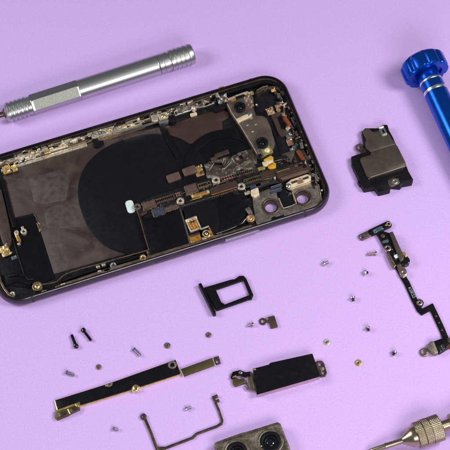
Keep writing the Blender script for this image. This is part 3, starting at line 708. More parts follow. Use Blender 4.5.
# far right corner springs
m = MB('bronze_dark'); m.prism(strip([G(x, y, 4.2).xy for x, y in ((256, 93), (262, 88.8), (268, 87), (275, 86.5), (280, 89), (284, 94))], 1.1), 1.5, 4.2, .3); m.build('corner_bracket', phone)
m = MB('bronze'); m.prism(strip([G(x, y, 4.0).xy for x, y in ((257, 90.5), (263, 86.8), (268, 85.8))], .8), 2.5, 4.2, .25); m.build('corner_bracket', phone)
cluster('gold_contact', 273, 88.5, 3.4, 1.2, 1.5, 11, ['gold', 'champagne', 'silver'], smax=.8)
m = MB('plate_metal'); m.tube([(*G(x, y, 4.6).xy, 4.2) for x, y in ((264, 90.5), (267.5, 87.2), (270, 88.4))], .25, 6); m.build('spring', phone)
m = MB('black_satin'); m.prism(strip([G(x, y, 4.4).xy for x, y in ((276, 82), (283, 88), (289, 98), (293, 108))], 1.5), 1.5, 4.4, .5); m.build('edge_foam', phone)

# ---- rear camera frame plate with two ring holes, near right corner
ca2, cb2 = G(270.8, 206.4, 2.6).xy, G(302.5, 197.6, 2.6).xy
pp = px([(252.5, 197), (262, 191.5), (270, 188.5), (276, 190), (277.5, 197), (280, 201), (284.5, 209), (296.5, 204.5), (293.5, 195), (290, 188), (297, 183), (312, 175), (316, 176), (321.8, 203.5), (299, 213), (275.5, 221.3), (258, 227.3), (255, 219)], 2.6)
m = MB('plate_metal'); m.prism(rounded(pp, .3), 1.1, 2.6, .1, [circ(ca2, 3.65, 40), circ(cb2, 3.65, 40)]); cpl = m.build('camera_frame', phone)
for c in (ca2, cb2):
    m = MB('bronze_dark'); m.prism(circ(c, 3.85, 40), 1.2, 3.0, .3, [circ(c, 3.0, 40)]); m.use('brown_dark').ring(c, 3.2, 2.45, .4, 2.1, .1); m.build('lens_ring', cpl)
m = MB('champagne'); m.tube([(*G(x, y, 3.4).xy, 3.2) for x, y in ((279, 198), (281, 203), (283.5, 208), (290.5, 206), (296.5, 203.3), (295, 199), (292.5, 192.5))], .26, 6); m.build('wire_outline', cpl)
m = MB('black_gloss'); m.prism(rounded(px([(277, 190), (292, 185), (296, 203), (284, 207)], 1.9), .3), 1.15, 1.9, .1); m.build('dark_well', cpl)
for y0 in (185.5, 189.5):
    m = MB('blue_chip'); m.prism(strip([G(271, y0+2.5, 3.6).xy, G(281.5, y0-1, 3.6).xy], 1.2), 2.4, 3.6, .15); m.use('silver').tube([(*G(271, y0+1.2, 3.8).xy, 3.62), (*G(281.5, y0-2.3, 3.8).xy, 3.62)], .1, 5); m.build('flat_connector', cpl)
m = MB('champagne'); m.tube([(*G(x, y, 3.2).xy, 2.9) for x, y in ((318.5, 184), (320.5, 193), (322, 202))], .14, 5); m.build('plate_edge', cpl)
# cream end piece with copper windows
ce = plate('antenna_tab', 'cream', [(286, 183.5), (291, 179.5), (307, 174), (311, 175.5), (311, 180), (306, 182.5), (290, 188), (286.5, 186.5)], 2.6, 4.6, .7, .2)
for x, y, L in ((294.3, 181.8, 2.6), (305.7, 178.0, 2.6), (300, 179, .9)): chip('copper_window', 'backing_red' if L > 1 else 'copper', x, y, 4.5, 4.72, L, 1.0, 2, .1, .05, ce)
chip('copper_window', 'copper', 300, 181.5, 4.5, 4.7, 2.6, 2.2, 2, .2, .05, ce)
m = MB('silver'); m.dome(G(288.5, 185.3, 5).xy, 1.2, 4.2, .9); m.build('rivet', ce)
ws = plate('white_tab', 'cream', [(250.5, 190), (258, 187), (259.5, 194), (254.5, 197), (251, 195)], 2.6, 3.9, .4, .2)
cluster('gold_contact', 247, 191.5, 2.8, 1.4, 1.3, 9, ['champagne', 'copper', 'silver'], smax=.8)
# gold screw at the edge and silver tab
c = G(250.3, 217.8, 4.2).xy; m = MB('copper'); m.ring(c, 1.75, 1.0, 2.0, 3.9, .2); m.use('gold').dome(c, .95, 3.0, .8); m.build('screw', phone)
chip('silver_tab', 'plate_metal', 248.8, 210.3, 2.6, 4.2, 2.0, 2.9, 12, .3); chip('silver_tab', 'bronze', 252.5, 214.5, 2.6, 3.6, .8, 3.0, 12, .2)
for x, y, L in ((228, 231.5, 4.5), (238.5, 228, 3.4), (248.5, 224.8, 3.0)): chip('edge_slot', 'black_gloss', x, y, 4.5, 4.68, L, .7, 0, .2, .05)
chip('edge_slot', 'black_plastic', 278, 217.5, 2.55, 3.1, 5.5, 1.1, 0, .3); chip('edge_slot', 'black_plastic', 274.5, 218.5, 2.55, 3.5, 1.5, 2.0, 0, .3)

# ================================================================== LOOSE PARTS
# ---- silver driver handle
p0, p1 = G(5, 113.5, 4.5), G(193.3, 53.3, 4.5); ax = (p1-p0).normalized(); LN = (p1-p0).length
hd = thing('screwdriver_handle', 'silver metal screwdriver handle with knurled flat, lying above the phone', 'tool handle', ((p0+p1)/2).xy, math.atan2(ax.y, ax.x))
k = LN/188.3
def X(x): return (x-5)*k
R = 4.4
def hexr(t, th, r):
    if not (X(31) < t < X(78)): return r
    d = (math.degrees(th)-47) % 60
    d = min(d, 60-d)
    return min(r, 3.98/math.cos(rad(d)))
def hexm(t, th):
    a = (math.degrees(th)-47+30) % 360
    return 'knurl' if (X(33) < t < X(77) and a < 60) else None
prof = [(X(30.5), 3.9), (X(30.9), 4.3), (X(31.2), R)]+[(X(v), R+.35) for v in (31.6, 33.2, 40, 50, 60, 70, 76.8)]+[(X(77.9), R+.35), (X(78.1), R), (X(79), R), (X(100), R), (X(130), R), (X(157), R), (X(157.6), R-.1), (X(158), R-.5)]
m = MB('steel_brushed'); m.lathe(p0, ax, prof, 96, rf=hexr, mf=hexm); m.build('barrel', hd, 20)
prof = [(X(5), 2.4), (X(5.4), 3.3), (X(7), 4.0)]
for q in range(5):
    b = 7.5+q*4.1; prof += [(X(b), 4.0), (X(b+.6), 4.4), (X(b+2.7), 4.45), (X(b+3.3), 4.0)]
prof += [(X(29), 4.1), (X(30.6), 4.1)]
m = MB('steel_brushed'); m.lathe(p0, ax, prof, 72); m.build('collet', hd, 28)
prof = [(X(158), 4.0), (X(158.4), 4.35), (X(162), 4.4), (X(162.3), 4.1), (X(163), 4.1), (X(163.4), 4.4), (X(168), 4.4), (X(168.3), 3.9), (X(169.6), 3.9), (X(170), 4.6)]
for q in range(4):
    b = 170.4+q*4.4; prof += [(X(b), 4.65), (X(b+2.9), 4.65), (X(b+3.2), 4.3), (X(b+4.1), 4.3)]
prof += [(X(188.3), 4.65), (X(191.2), 4.6), (X(192.6), 4.3), (X(193.3), 3.7)]
m = MB('steel_brushed'); m.lathe(p0, ax, prof, 72); m.build('end_cap', hd, 28)
m = MB('bronze_dark'); m.lathe(p0-ax*5, ax, [(0, 1.2), (4.2, 1.25), (4.6, 2.2), (5.2, 2.3)], 32); m.build('bit_socket', hd)

# ---- blue driver
f0, f1 = G(427.6, 75.0, 9.7), G(453.0, 129.4, 8.3); ax = (f1-f0).normalized()
bl = thing('blue_screwdriver', 'blue anodised metal screwdriver with scalloped knob and two silver rings, at right edge', 'screwdriver', (f0+ax*38).xy, math.atan2(ax.y, ax.x))
def scal(t, th, r): return r-(.85*max(0, math.cos(th*9+.6))**2.0 if r > 8.4 else 0)
m = MB('blue_anodised')
m.lathe(f0, ax, [(-7.9, 7.6), (-7.8, 8.3), (-7.2, 9.2), (-6.5, 9.75), (-5.6, 9.9), (-.9, 9.9), (-.35, 9.75), (0, 9.3), (.02, 8.2), (.02, 7.0), (-.1, 6.6), (-1.2, 6.4), (-1.5, 5.0)], 144, rf=scal); kn = m.build('knob', bl, 35)
m = MB('blue_anodised'); m.lathe(f0, ax, [(-1.45, 5.0), (.5, 4.9), (3.0, 4.9), (3.05, 4.6), (4.4, 4.6), (4.45, 5.0), (7.9, 5.05), (7.95, 4.7), (9.5, 4.7), (9.55, 5.15), (20, 5.2), (78, 5.2), (79, 4.9), (80, 4.2)], 72); m.build('barrel', bl, 35)
m = MB('silver'); m.lathe(f0, ax, [(3.06, 4.5), (3.1, 4.95), (3.3, 5.08), (4.15, 5.08), (4.38, 4.98), (4.4, 4.5)], 72, caps=False); m.build('ring', bl)
m = MB('silver'); m.lathe(f0, ax, [(7.96, 4.6), (8.0, 5.05), (8.2, 5.2), (9.25, 5.2), (9.48, 5.1), (9.5, 4.6)], 72, caps=False); m.build('ring', bl)
m = MB('steel_brushed'); m.lathe(f0, ax, [(80, 3.4), (82, 2.2), (96, 1.3), (100, .9)], 32); m.build('bit', bl)

# ---- chuck and bit, bottom right
q0, q1 = G(400, 441.5, 5.4), G(452, 423.0, 5.4); ax = (q1-q0).normalized()
ck = thing('bit_driver', 'brass coloured knurled driver chuck holding a thin steel bit, bottom right corner', 'screwdriver', (q0+ax*16).xy, math.atan2(ax.y, ax.x))
kk = (q1-q0).length/52
def Y(x): return (x-400)*kk
tip = G(366, 452.5, 1.0)
m = MB('nickel_brass'); m.lathe(q0, ax, [(Y(402), 1.2), (Y(402.4), 1.5), (Y(404), 1.9), (Y(410.5), 3.7), (Y(412), 4.0), (Y(415.5), 4.2), (Y(416), 3.6)], 48); m.build('nose_cone', ck, 28)
def kn_(t, th, r):
    if r < 4.7: return r
    s = 24
    return r+.17*math.sin(s*th+t*4.8)*math.sin(s*th-t*4.8)
prof = [(Y(415), 3.8), (Y(415.6), 4.5)]
for a, b, r in ((415.8, 422.6, 5.05), (423.4, 429.6, 5.25), (430.4, 440.3, 5.2)):
    st = 20; prof += [(Y(a)-.08, r-.4)]+[(Y(a)+(Y(b)-Y(a))*i/st, r) for i in range(st+1)]+[(Y(b)+.08, r-.4)]
prof += [(Y(441), 4.3), (Y(442), 2.6)]
m = MB('nickel_brass'); m.lathe(q0, ax, prof, 360, rf=kn_); m.build('knurled_collar', ck, 60)
m = MB('nickel_brass'); m.lathe(q0, ax, [(Y(441.6), 2.2), (Y(449.5), 2.2), (Y(449.8), 2.6), (Y(450.2), 3.4), (Y(451), 3.7), (Y(456), 3.7), (Y(457), 3.2), (Y(458), 3.9), (Y(500), 4.1)], 48); m.build('shaft', ck, 28)
bd = (q0+ax*Y(403)-tip).normalized(); bl_ = (q0+ax*Y(403)-tip).length
m = MB('nickel_brass'); m.lathe(tip, bd, [(0, .15), (1.2, .8), (3, 1.05), (bl_*.52, 1.1), (bl_*.53, 1.3), (bl_*.56, 1.3), (bl_*.58, 1.15), (bl_+.5, 1.15)], 32); m.build('bit', ck)

# ---- speaker module
sp = thing('speaker_module', 'black speaker module with two brown metal plates, between the phone and blue driver', 'phone part', G(384, 162).xy)
base = [(351, 156.5), (360, 153.5), (366, 152), (364, 144), (361.5, 131.5), (365, 128), (381, 128), (382, 124.5), (387.5, 124.5), (389, 130), (393, 137), (395.5, 143), (405.5, 163), (408.5, 171), (413.3, 179.3), (412, 182.2), (402.5, 184), (400, 186.5), (391, 185.5), (390, 190), (378.5, 192.8), (374.5, 187.5), (364, 189.3), (361, 184.5), (358.5, 178), (353, 167)]
m = MB('black_plastic'); m.prism(rounded(px(base, 3.0), .5), 0, 3.0, .3); sb = m.build('housing', sp)
for x, y in ((353.8, 166), (360, 183)): m = MB('black_plastic'); m.box(G(x, y, 2).xy, 1.4, 2.2, .3, 2.6, rad(20), .2, .3); m.build('clip', sp)
pl = [(362, 131), (365.5, 128.7), (369.5, 128.7), (371.5, 131), (374, 132.2), (377.5, 131), (379.5, 128.5), (383.5, 134), (388.5, 133), (392.5, 139.5), (396, 144), (370.5, 152), (366, 148), (364.8, 143.5), (366, 139.5)]
m = MB('brown_metal'); m.prism(rounded(px(pl, 3.5), .4), 2.8, 3.5, .12); m.build('upper_plate', sp)
pl = [(359.2, 157.8), (371, 154.5), (370.6, 151.9), (396.4, 143.6), (406, 162.8), (403.5, 167), (370.5, 177.8), (366.8, 176)]
m = MB('brown_metal'); m.prism(rounded(px(pl, 4.3), [.9, .3, .2, .4, 1.6, 1.2, 1.8, 1.4]), 2.8, 4.3, .35); m.build('lower_plate', sp)
m = MB('champagne'); m.tube([(*G(x, y, 3.6).xy, 3.3) for x, y in ((368.5, 178.6), (385, 173.6), (403, 167.6), (406, 165))], .15, 6); m.build('plate_edge', sp)
m = MB('brown_metal'); c = G(359.7, 147, 1.6).xy
m.ring(c, 1.75, .9, .8, 1.6, .12); m.use('bronze_dark').prism(rounded(px([(361.5, 149), (366.5, 148), (371, 153), (364, 155), (360, 153.5)], 2.9), .3), 1.2, 2.9, .1); m.build('mounting_lug', sp)
m = MB('silver'); m.box(G(382.8, 129.8, 4.4).xy, 2.5, 4.3, 2.9, 4.0, rad(16), .15, .3); m.use('black_gloss').box(G(383.4, 130.6, 4.6).xy, .9, 1.9, 3.9, 4.1, rad(16), .03, .2); m.use('champagne').box(G(381.2, 126.2, 4.6).xy, 2.2, .6, 3.6, 4.4, rad(16), .1); m.build('contact_tab', sp)
m = MB('brown_metal'); m.prism(rounded(px([(387.5, 180.3), (392.5, 177.8), (398.5, 178), (400, 182.5), (397.5, 184.5), (391.5, 186.3), (389, 186)], 3.4), .5), 2.6, 3.4, .12); m.use('silver').ring(G(394.8, 181.1, 3.8).xy, 1.25, .55, 3.2, 3.8, .12); m.build('screw_lug', sp)
m = MB('black_satin'); m.prism(strip([G(372, 183, 3.4).xy, G(388, 177.5, 3.4).xy, G(404, 172, 3.4).xy], 1.0), 2.8, 3.4, .15); m.build('rib', sp)

# ---- antenna flex assembly on the right
fx = thing('flex_cable_assembly', 'long black flex cable with bronze module, bent in a zigzag along the right edge', 'flex cable', G(412, 290).xy)
m = MB('black_satin'); e0, e1 = G(361, 237, 1.4).xy, G(389.8, 223.3, 1.4).xy
m.prism(rounded(strip([e0.lerp(e1, .27), e0.lerp(e1, 1.04)], 3.0), 1.2), .3, 1.3, .12, [circ(e0.lerp(e1, .96), .6, 20)]); m.use('champagne').ring(e0.lerp(e1, .96), .95, .6, 1.0, 1.45)
m.use('brown_metal').prism(rounded(strip([e0.lerp(e1, -.06), e0.lerp(e1, .36)], 2.9), 1.35), .5, 1.2, .1, [circ(e0.lerp(e1, .02), .75, 20)])
arm = m.build('cross_arm', fx)
cluster('contact_pad', 378, 229, 1.3, 2.6, 1.0, 13, ['teal_chip', 'print_white', 'silver', 'green_board'], arm, smax=.9, hmax=.4, ang=8)
chip('component', 'amber', 386, 225, 1.25, 1.6, .9, .7, 5, .1, .05, arm)
m = MB('black_satin'); m.prism(rounded(px([(376.5, 233), (383, 231), (390, 233), (396, 245), (403.5, 262), (398, 264.5), (394, 267.5), (391, 262), (386, 250)], 2.0), .4), .3, 2.0, .15); blk = m.build('black_block', fx)
m = MB('brown_metal'); m.prism(rounded(px([(389.3, 232.3), (392.8, 231.2), (404.2, 256.5), (403, 260), (400.3, 261), (397.5, 254)], 3.4), .3), .5, 3.4, .2); m.build('bronze_bar', fx)
m = MB('bronze'); m.prism(rounded(px([(386.5, 253), (389, 252), (396, 265), (394, 268), (391, 263)], 2.5), .3), .4, 2.5, .15); m.build('bronze_edge', fx)
m = MB('pink_steel'); m.ring(G(387.5, 248, 2.6).xy, 1.5, .6, .8, 2.6, .15); m.build('washer', fx)
c = G(385.5, 241, 2.5).xy; m = MB('teal_chip'); m.box(c, 2.6, 1.2, 1.9, 2.4, rad(15), .1, .3); m.build('component', blk)
m = MB('white_pad'); m.box(G(396.5, 255.8, 2.8).xy, 1.8, 1.5, 1.9, 2.7, rad(25), .12, .25); m.build('component', blk)
m = MB('olive_metal'); m.cyl(G(382.8, 235.8, 2.2).xy, .9, 1.9, 2.3, .08); m.build('component', blk)
for k in range(14):
    m = MB(random.choice(['black_plastic', 'bronze_dark', 'bronze', 'brown_dark'])); t = random.random()
    m.box(G(385+t*13+random.uniform(-2, 2), 238+t*24, 2.2).xy, random.uniform(.4, 1), random.uniform(.3, .7), 1.9, 2.3, rad(25), .05); m.build('component', blk)
m = MB('gold'); m.box(G(404.3, 253.2, 3.5).xy, 1.2, 1.9, 1.5, 3.2, rad(25), .15, .2); m.box(G(405.4, 255.3, 3.5).xy, .8, 1.0, 1.5, 3.4, rad(25), .15, .2); m.build('gold_contact', fx)
m = MB('black_gloss'); m.prism(rounded(px([(402.5, 257.5), (407.5, 255.5), (410.3, 259.5), (409.3, 263), (404, 265), (401.5, 262.5)], 3.0), .7), .3, 3.0, .5); m.build('plug', fx)
m = MB('bronze'); m.prism(rounded(px([(396.5, 265.5), (401.5, 263.5), (406.5, 270), (407.3, 275), (403.5, 278), (400.5, 276.5)], 1.5), .4), .4, 1.5, .15); m.use('pink_steel').ring(G(403.5, 272.5, 2.1).xy, 1.5, .55, 1.0, 2.1, .15); m.build('screw_tab', fx)
rb = [(398, 267), (403, 276.5), (407, 283), (414, 298.5), (419.5, 309.5), (422, 311.7), (431.5, 306.8), (435, 314), (442, 329), (446.5, 340), (447.3, 344), (437, 347)]
m = MB('black_satin'); m.prism(rounded(strip([G(x, y, .9).xy for x, y in rb], 2.35), .3, 3), .25, .9, .1); rib = m.build('ribbon', fx)
m = MB('black_satin'); c = G(419.5, 302.7, 1.2).xy; m.cyl(c, 1.7, .25, 1.0, .1); m.use('pink_steel').ring(c, 1.25, .4, .9, 1.3, .1); m.build('eyelet', fx)
for x, y in ((436, 316), (439, 322.5), (442, 330)): m = MB('olive_metal'); m.cyl(G(x, y, .95).xy, .45, .85, .98, .03); m.build('solder_dot', rib)
# the pale printed characters on the ribbon
def text_mesh(body, size, loc, ang, z):
    cu = bpy.data.curves.new('print', 'FONT'); cu.body = body; cu.size = size*S; cu.extrude = .004; cu.align_x = 'CENTER'; cu.align_y = 'CENTER'
    to = bpy.data.objects.new('print', cu); scene.collection.objects.link(to)
    dg = bpy.context.evaluated_depsgraph_get(); me = bpy.data.meshes.new_from_object(to.evaluated_get(dg))
    bpy.data.objects.remove(to)
    ca, sa = math.cos(ang), math.sin(ang); m = MB('print_white')
    m.add([(loc[0]+(ca*v.co.x-sa*v.co.y)/S, loc[1]+(sa*v.co.x+ca*v.co.y)/S, z+v.co.z/S) for v in me.vertices], [list(p.vertices) for p in me.polygons])
    return m
t0, t1 = G(408.5, 286, .95).xy, G(415, 299, .95).xy; d = t1-t0
text_mesh('K0RS2', 1.9, (t0+t1)/2, math.atan2(d.y, d.x), .92).build('printed_code', rib)
# end connector
m = MB('plate_metal'); m.prism(rounded(px([(427.5, 344.5), (430.5, 341), (434, 341), (438.5, 352.5), (434.5, 354), (431, 351.5), (428.5, 349)], 2.6), .5), .3, 2.6, .3); m.build('metal_end', fx)
m = MB('bronze'); m.ring(G(424.2, 352, 1.0).xy, 1.8, .95, .4, .95, .12); m.box(G(427.3, 350.6, 1.2).xy, 2.2, 1.8, .5, 1.2, rad(20), .1, .3); m.build('mounting_lug', fx)
m = MB('black_satin'); m.prism(rounded(px([(433, 341.5), (441, 338.5), (447, 338), (449.5, 344), (448, 348), (440, 353), (438, 352.5)], 1.9), .4), .3, 1.9, .15); cb_ = m.build('connector_block', fx)
cluster('contact_pad', 441.5, 347.5, 1.9, 1.7, 1.7, 12, ['green_board', 'silver', 'teal_chip', 'black_plastic'], cb_, smax=.9, hmax=.5)
m = MB('brown_metal'); m.prism(rounded(px([(446, 338.5), (455, 336), (456, 340), (447, 342.5)], 1.2), .3), .3, 1.2, .1); m.use('orange_chip').prism(rounded(px([(448, 345), (456, 343), (456.5, 347), (449, 348.5)], 1.2), .3), .3, 1.2, .1); m.build('flex_tail', fx)

# ---- card tray
tr = thing('card_tray', 'small black empty card tray frame below the phone', 'tray', G(227, 291).xy)
outer = [(203.3, 287.6), (231, 279.4), (235, 278.9), (239, 275.8), (243.7, 275.4), (246.3, 278.5), (253.4, 294.6), (251.7, 298.8), (248.3, 299.2), (242, 301.5), (216.5, 310.3), (213, 305)]
win = rounded(px([(215.7, 289.4), (243.3, 279.9), (249.3, 294.8), (224.8, 304.2), (221.3, 302)], 1.4), .35)
m = MB('black_satin'); m.prism(rounded(px(outer, 1.4), .6), .2, 1.4, .2, [win]); m.build('tray_frame', tr)
m = MB('black_satin'); c = (G(199.6, 283.8, 2).xy+G(214.8, 314.2, 2).xy)/2; d = G(214.8, 314.2, 2).xy-G(199.6, 283.8, 2).xy
m.box(c, d.length, 1.5, 0.0, 2.7, math.atan2(d.y, d.x), .5, .6); m.build('face_plate', tr)
m = MB('black_plastic'); m.prism(strip([G(207, 288, 1.7).xy, G(217.5, 309, 1.7).xy], .5), 1.3, 1.65, .1); m.use('black_plastic').prism(strip([G(210, 287, 1.7).xy, G(220, 308, 1.7).xy], .3), 1.3, 1.6, .1); m.build('rib', tr)

# ---- small bracket with an eyelet
sbk = thing('small_bracket', 'tiny dark brown rectangular bracket with one eyelet, right of the card tray', 'bracket', G(270, 321.5).xy)
m = MB('brown_dark'); m.prism(rounded(px([(267.2, 317), (274.3, 315.2), (277.9, 326.2), (270.9, 328)], 1.2), .25), .2, 1.2, .15); m.build('plate', sbk)
m = MB('bronze_dark'); m.ring(G(262.8, 321.2, .8).xy, 1.5, .75, .2, .8, .1); m.prism(rounded(px([(264.5, 319.5), (267.5, 318.2), (268.5, 321.5), (265.5, 322.5)], 1.0), .2), .25, 1.0, .1); m.use('silver').box(G(266.8, 318.4, 1.3).xy, .9, .8, .9, 1.3, rad(20), .1); m.build('eyelet', sbk)

# ---- long black plate with gold edges
lp = thing('long_cover_plate', 'long black flat plate with gold edge and folded gold foot, lower left', 'phone part', G(120, 386).xy)
P1 = [(54.3, 400.3), (109, 383.2), (175.7, 359.5), (181.2, 374.3), (130, 391), (81, 406), (57, 411.5)]
m = MB('gold'); m.prism(rounded(px(P1, .9), .2), .1, .9, .1); m.build('gold_underside', lp)
P2 = [(54.9, 400.4), (109, 383.5), (175.5, 359.9), (180.7, 373.6), (130, 390.0), (80.5, 405.0), (79, 401.5), (57.5, 409)]
m = MB('black_satin'); m.prism(rounded(px(P2, 1.25), .2), .86, 1.25, .1); m.build('black_film', lp)
m = MB('olive_metal'); m.prism(rounded(px([(56, 410), (78.5, 402.5), (80, 409), (72, 412.5), (68, 415), (57, 419.5), (54.5, 417)], 1.6), .3), .1, 1.6, .2); ft = m.build('folded_foot', lp)
m = MB('gold'); m.tube([(*G(x, y, 2).xy, 1.7) for x, y in ((56.5, 411), (66, 407.5), (77, 403.5), (79, 406.5))], .3, 8); m.tube([(*G(x, y, 2).xy, 1.7) for x, y in ((68, 409), (70, 413.5))], .3, 8); m.use('gold').box(G(77, 404.8, 2.1).xy, 1.2, 1.2, 1.2, 2.1, TH, .2, .2); m.build('gold_fold', ft)
m = MB('bronze_dark'); m.box(G(62.5, 413.8, 2.0).xy, 3.0, 1.9, 1.2, 1.95, TH, .15, .3); m.box(G(73.5, 409.4, 2.0).xy, 2.6, 1.8, 1.2, 1.95, TH, .15, .3); m.build('recess', ft)
m = MB('plate_metal'); m.prism(rounded(px([(104.5, 384.7), (113, 382), (112, 385.5), (108.5, 387), (105.5, 386.5)], 1.6), .5), 1.1, 1.6, .12); m.use('bronze').cyl(G(109, 384.9, 1.8).xy, .8, 1.4, 1.75, .1); m.build('top_notch', lp)
m = MB('gold'); m.dome(G(135.6, 387.3, 2.2).xy, 1.6, 1.0, 1.0); m.use('champagne').prism(rounded(px([(131.5, 388.5), (140, 386), (139.5, 390.5), (133, 392.3)], 1.5), .3), .6, 1.5, .12); m.use('bronze_dark').box(G(136, 387.6, 2.6).xy, .5, 1.5, 1.5, 2.2, TH, .1); m.build('gold_dome', lp)
m = MB('plate_metal'); m.ring(G(172.3, 364.7, 1.6).xy, 1.7, .9, 1.1, 1.6, .12); m.use('plate_metal').box(G(172, 361.6, 1.6).xy, 2.2, .8, 1.1, 1.55, TH, .1); m.build('eyelet', lp)
m = MB('olive_metal'); m.prism(rounded(px([(180.5, 369), (213, 357.3), (215.5, 364.5), (183.6, 376)], 1.3), .25), .3, 1.3, .2); st = m.build('bronze_strip', lp)
m = MB('champagne'); m.prism(strip([G(180.3, 369.5, 1.2).xy, G(183.3, 376.2, 1.2).xy], .45), .3, 1.2, .1); m.prism(strip([G(212.7, 358, 1.5).xy, G(215, 364.8, 1.5).xy], .35), .5, 1.5, .1); m.build('strip_edge', st)
m = MB('bronze_dark'); m.prism(rounded(px([(213.5, 357.2), (218.7, 355.8), (220.8, 363.2), (216, 364.6)], .9), .25), .2, .9, .1, [circ(G(217.6, 361.7, .9).xy, .7, 20)]); m.build('end_tab', st)

# ---- vibration motor
vm = thing('vibration_motor', 'black rectangular vibration motor with pinkish steel side and mounting flanges, lower centre', 'phone part', G(288, 378).xy)
top = [(252.6, 368.6), (268.5, 364.6), (270.5, 362.6), (312.4, 353.4), (320.4, 376.2), (256.8, 394.6)]
m = MB('pink_steel'); m.prism(rounded(px([(253.1, 368.9), (312.2, 353.9), (320.2, 376.0), (257, 394.2)], 3.4), .35), .1, 3.4, .2); m.build('steel_case', vm)
m = MB('black_satin'); m.prism(rounded(px(top, 3.75), .25), 3.38, 3.75, .1); m.build('top_film', vm)
m = MB('gold'); m.box(G(254.5, 369.3, 4).xy, 1.0, .7, 3.6, 3.95, TH, .08); m.build('gold_mark', vm)
m = MB('pink_steel'); hs = [circ(G(247.6, 386.3, 1).xy, .55, 16)]
m.prism(rounded(px([(246.5, 376), (250, 374.5), (255.5, 391), (250, 390.8), (246, 389.8), (244.5, 386.5), (247.8, 383.5)], 1.2), .3), .3, 1.2, .12, hs); m.build('left_flange', vm)
m = MB('olive_metal'); m.prism(strip([G(250.6, 372.3, 3).xy, G(255.5, 388, 3).xy], .9), .3, 3.0, .2); m.build('case_edge', vm)
m = MB('bronze_dark'); h2 = [circ(G(x, y, 1.2).xy, .78, 20) for x, y in ((320.5, 364.2), (323.6, 372.8))]
m.prism(rounded(px([(314, 363), (317.5, 360.8), (322, 360.6), (324.4, 363.5), (327.2, 373), (325.5, 376), (319.5, 376.8)], 1.2), .7), .4, 1.2, .12, h2); m.use('plate_metal').cyl(G(321.8, 368.4, 1.5).xy, .9, 1.1, 1.45, .1); m.build('right_flange', vm)
m = MB('black_satin'); m.prism(rounded(strip([G(x, y, 1.6).xy for x, y in ((251, 373.5), (245, 374.3), (240, 372.2), (234.5, 373.5), (232.6, 378.5))], 1.9), .3, 3), .5, 1.6, .15); m.build('flex_cable', vm)
m = MB('olive_metal'); m.prism(rounded(px([(232.3, 378.8), (236.8, 376.8), (238.8, 379), (244.5, 377.6), (246.2, 382.4), (235, 386.2), (232.8, 383.5)], 1.5), .5), .3, 1.5, .2); m.use('gold').prism(strip([G(232.6, 377.2, 1.9).xy, G(236.2, 375.5, 1.9).xy], .5), 1.2, 1.85, .1); m.use('silver').cyl(G(240.5, 372.4, 1.9).xy, .7, 1.4, 1.85, .1); m.build('connector', vm)

# ---- bent wire bracket
wb = thing('thin_wire_bracket', 'thin dark bronze bent strip bracket with one eyelet, bottom centre left', 'bracket', G(188, 430).xy)
m = MB('bronze_dark'); cE = G(143.4, 416.5, .9).xy
m.prism(strip([G(x, y, 1.0).xy for x, y in ((145, 418.8), (151, 433), (157.3, 449.4))], 1.15), .1, 1.0, .12)
m.prism(rounded(strip([G(x, y, .95).xy for x, y in ((156.6, 449.0), (164, 448.3), (183.5, 440.9), (192.8, 437.4), (197, 433.3), (217, 426), (221.6, 423.2), (222.3, 420.6), (218.8, 410), (213.3, 397.5))], .95), .25, 3), .15, .95, .1)
m.prism(strip([G(212.2, 397.3, 1.5).xy, G(217.6, 395.0, 1.5).xy], 1.0), .1, 1.3, .1); m.prism(strip([G(214.6, 401.3, 1.5).xy, G(219.2, 399.6, 1.5).xy], .9), .1, 1.25, .1)
m.prism(rounded(px([(157, 446.5), (165, 446.5), (166, 451), (157, 452)], 1.4), .3), .1, 1.4, .15)
m.build('bent_strip', wb)
m = MB('bronze_dark'); m.ring(cE, 1.25, .62, .2, 1.1, .12); m.build('eyelet', wb)

# ---- dual camera module at the bottom edge
cm = thing('dual_camera_module', 'mottled metal dual camera module with two dark lenses, cut by bottom edge', 'camera module', G(255, 448).xy)
cp = [(213.8, 443.8), (216, 441.8), (229, 437), (241.5, 432.6), (246, 431.6), (277.5, 421.8), (280.4, 423.3), (289.5, 446), (293, 462), (226, 482), (222, 470)]
l1, l2 = G(270.5, 441, 5.2).xy, G(236.8, 451.5, 5.2).xy
m = MB('camera_metal'); m.prism(rounded(px(cp, 4.6), .5), .1, 4.6, .35, [circ(l1, 4.9, 40), circ(l2, 4.9, 40)]); m.build('metal_frame', cm)
for c in (l1, l2):
    m = MB('camera_metal'); m.prism(circ(c, 5.1, 48), 2, 5.0, .35, [circ(c, 4.1, 48)]); m.use('black_plastic').ring(c, 4.15, 2.9, 2.0, 4.7, .3); m.use('black_satin').ring(c, 3.0, 1.7, 2.0, 4.1, .3)
    m.use('lens_glass').dome(c, 1.9, 2.9, 1.0); le = m.build('lens', cm)
    m = MB('silver'); m.dome((c[0]-3.6, c[1]-1.6), .35, 4.6, .4, 12); m.build('lens_glint', le)  # small silver dome set on the ring as a glint
m = MB('bronze_dark'); m.prism(strip([G(217, 443.6, 4.9).xy, G(277.5, 424.5, 4.9).xy], .4), 4.4, 4.8, .1); m.build('rim_line', cm)

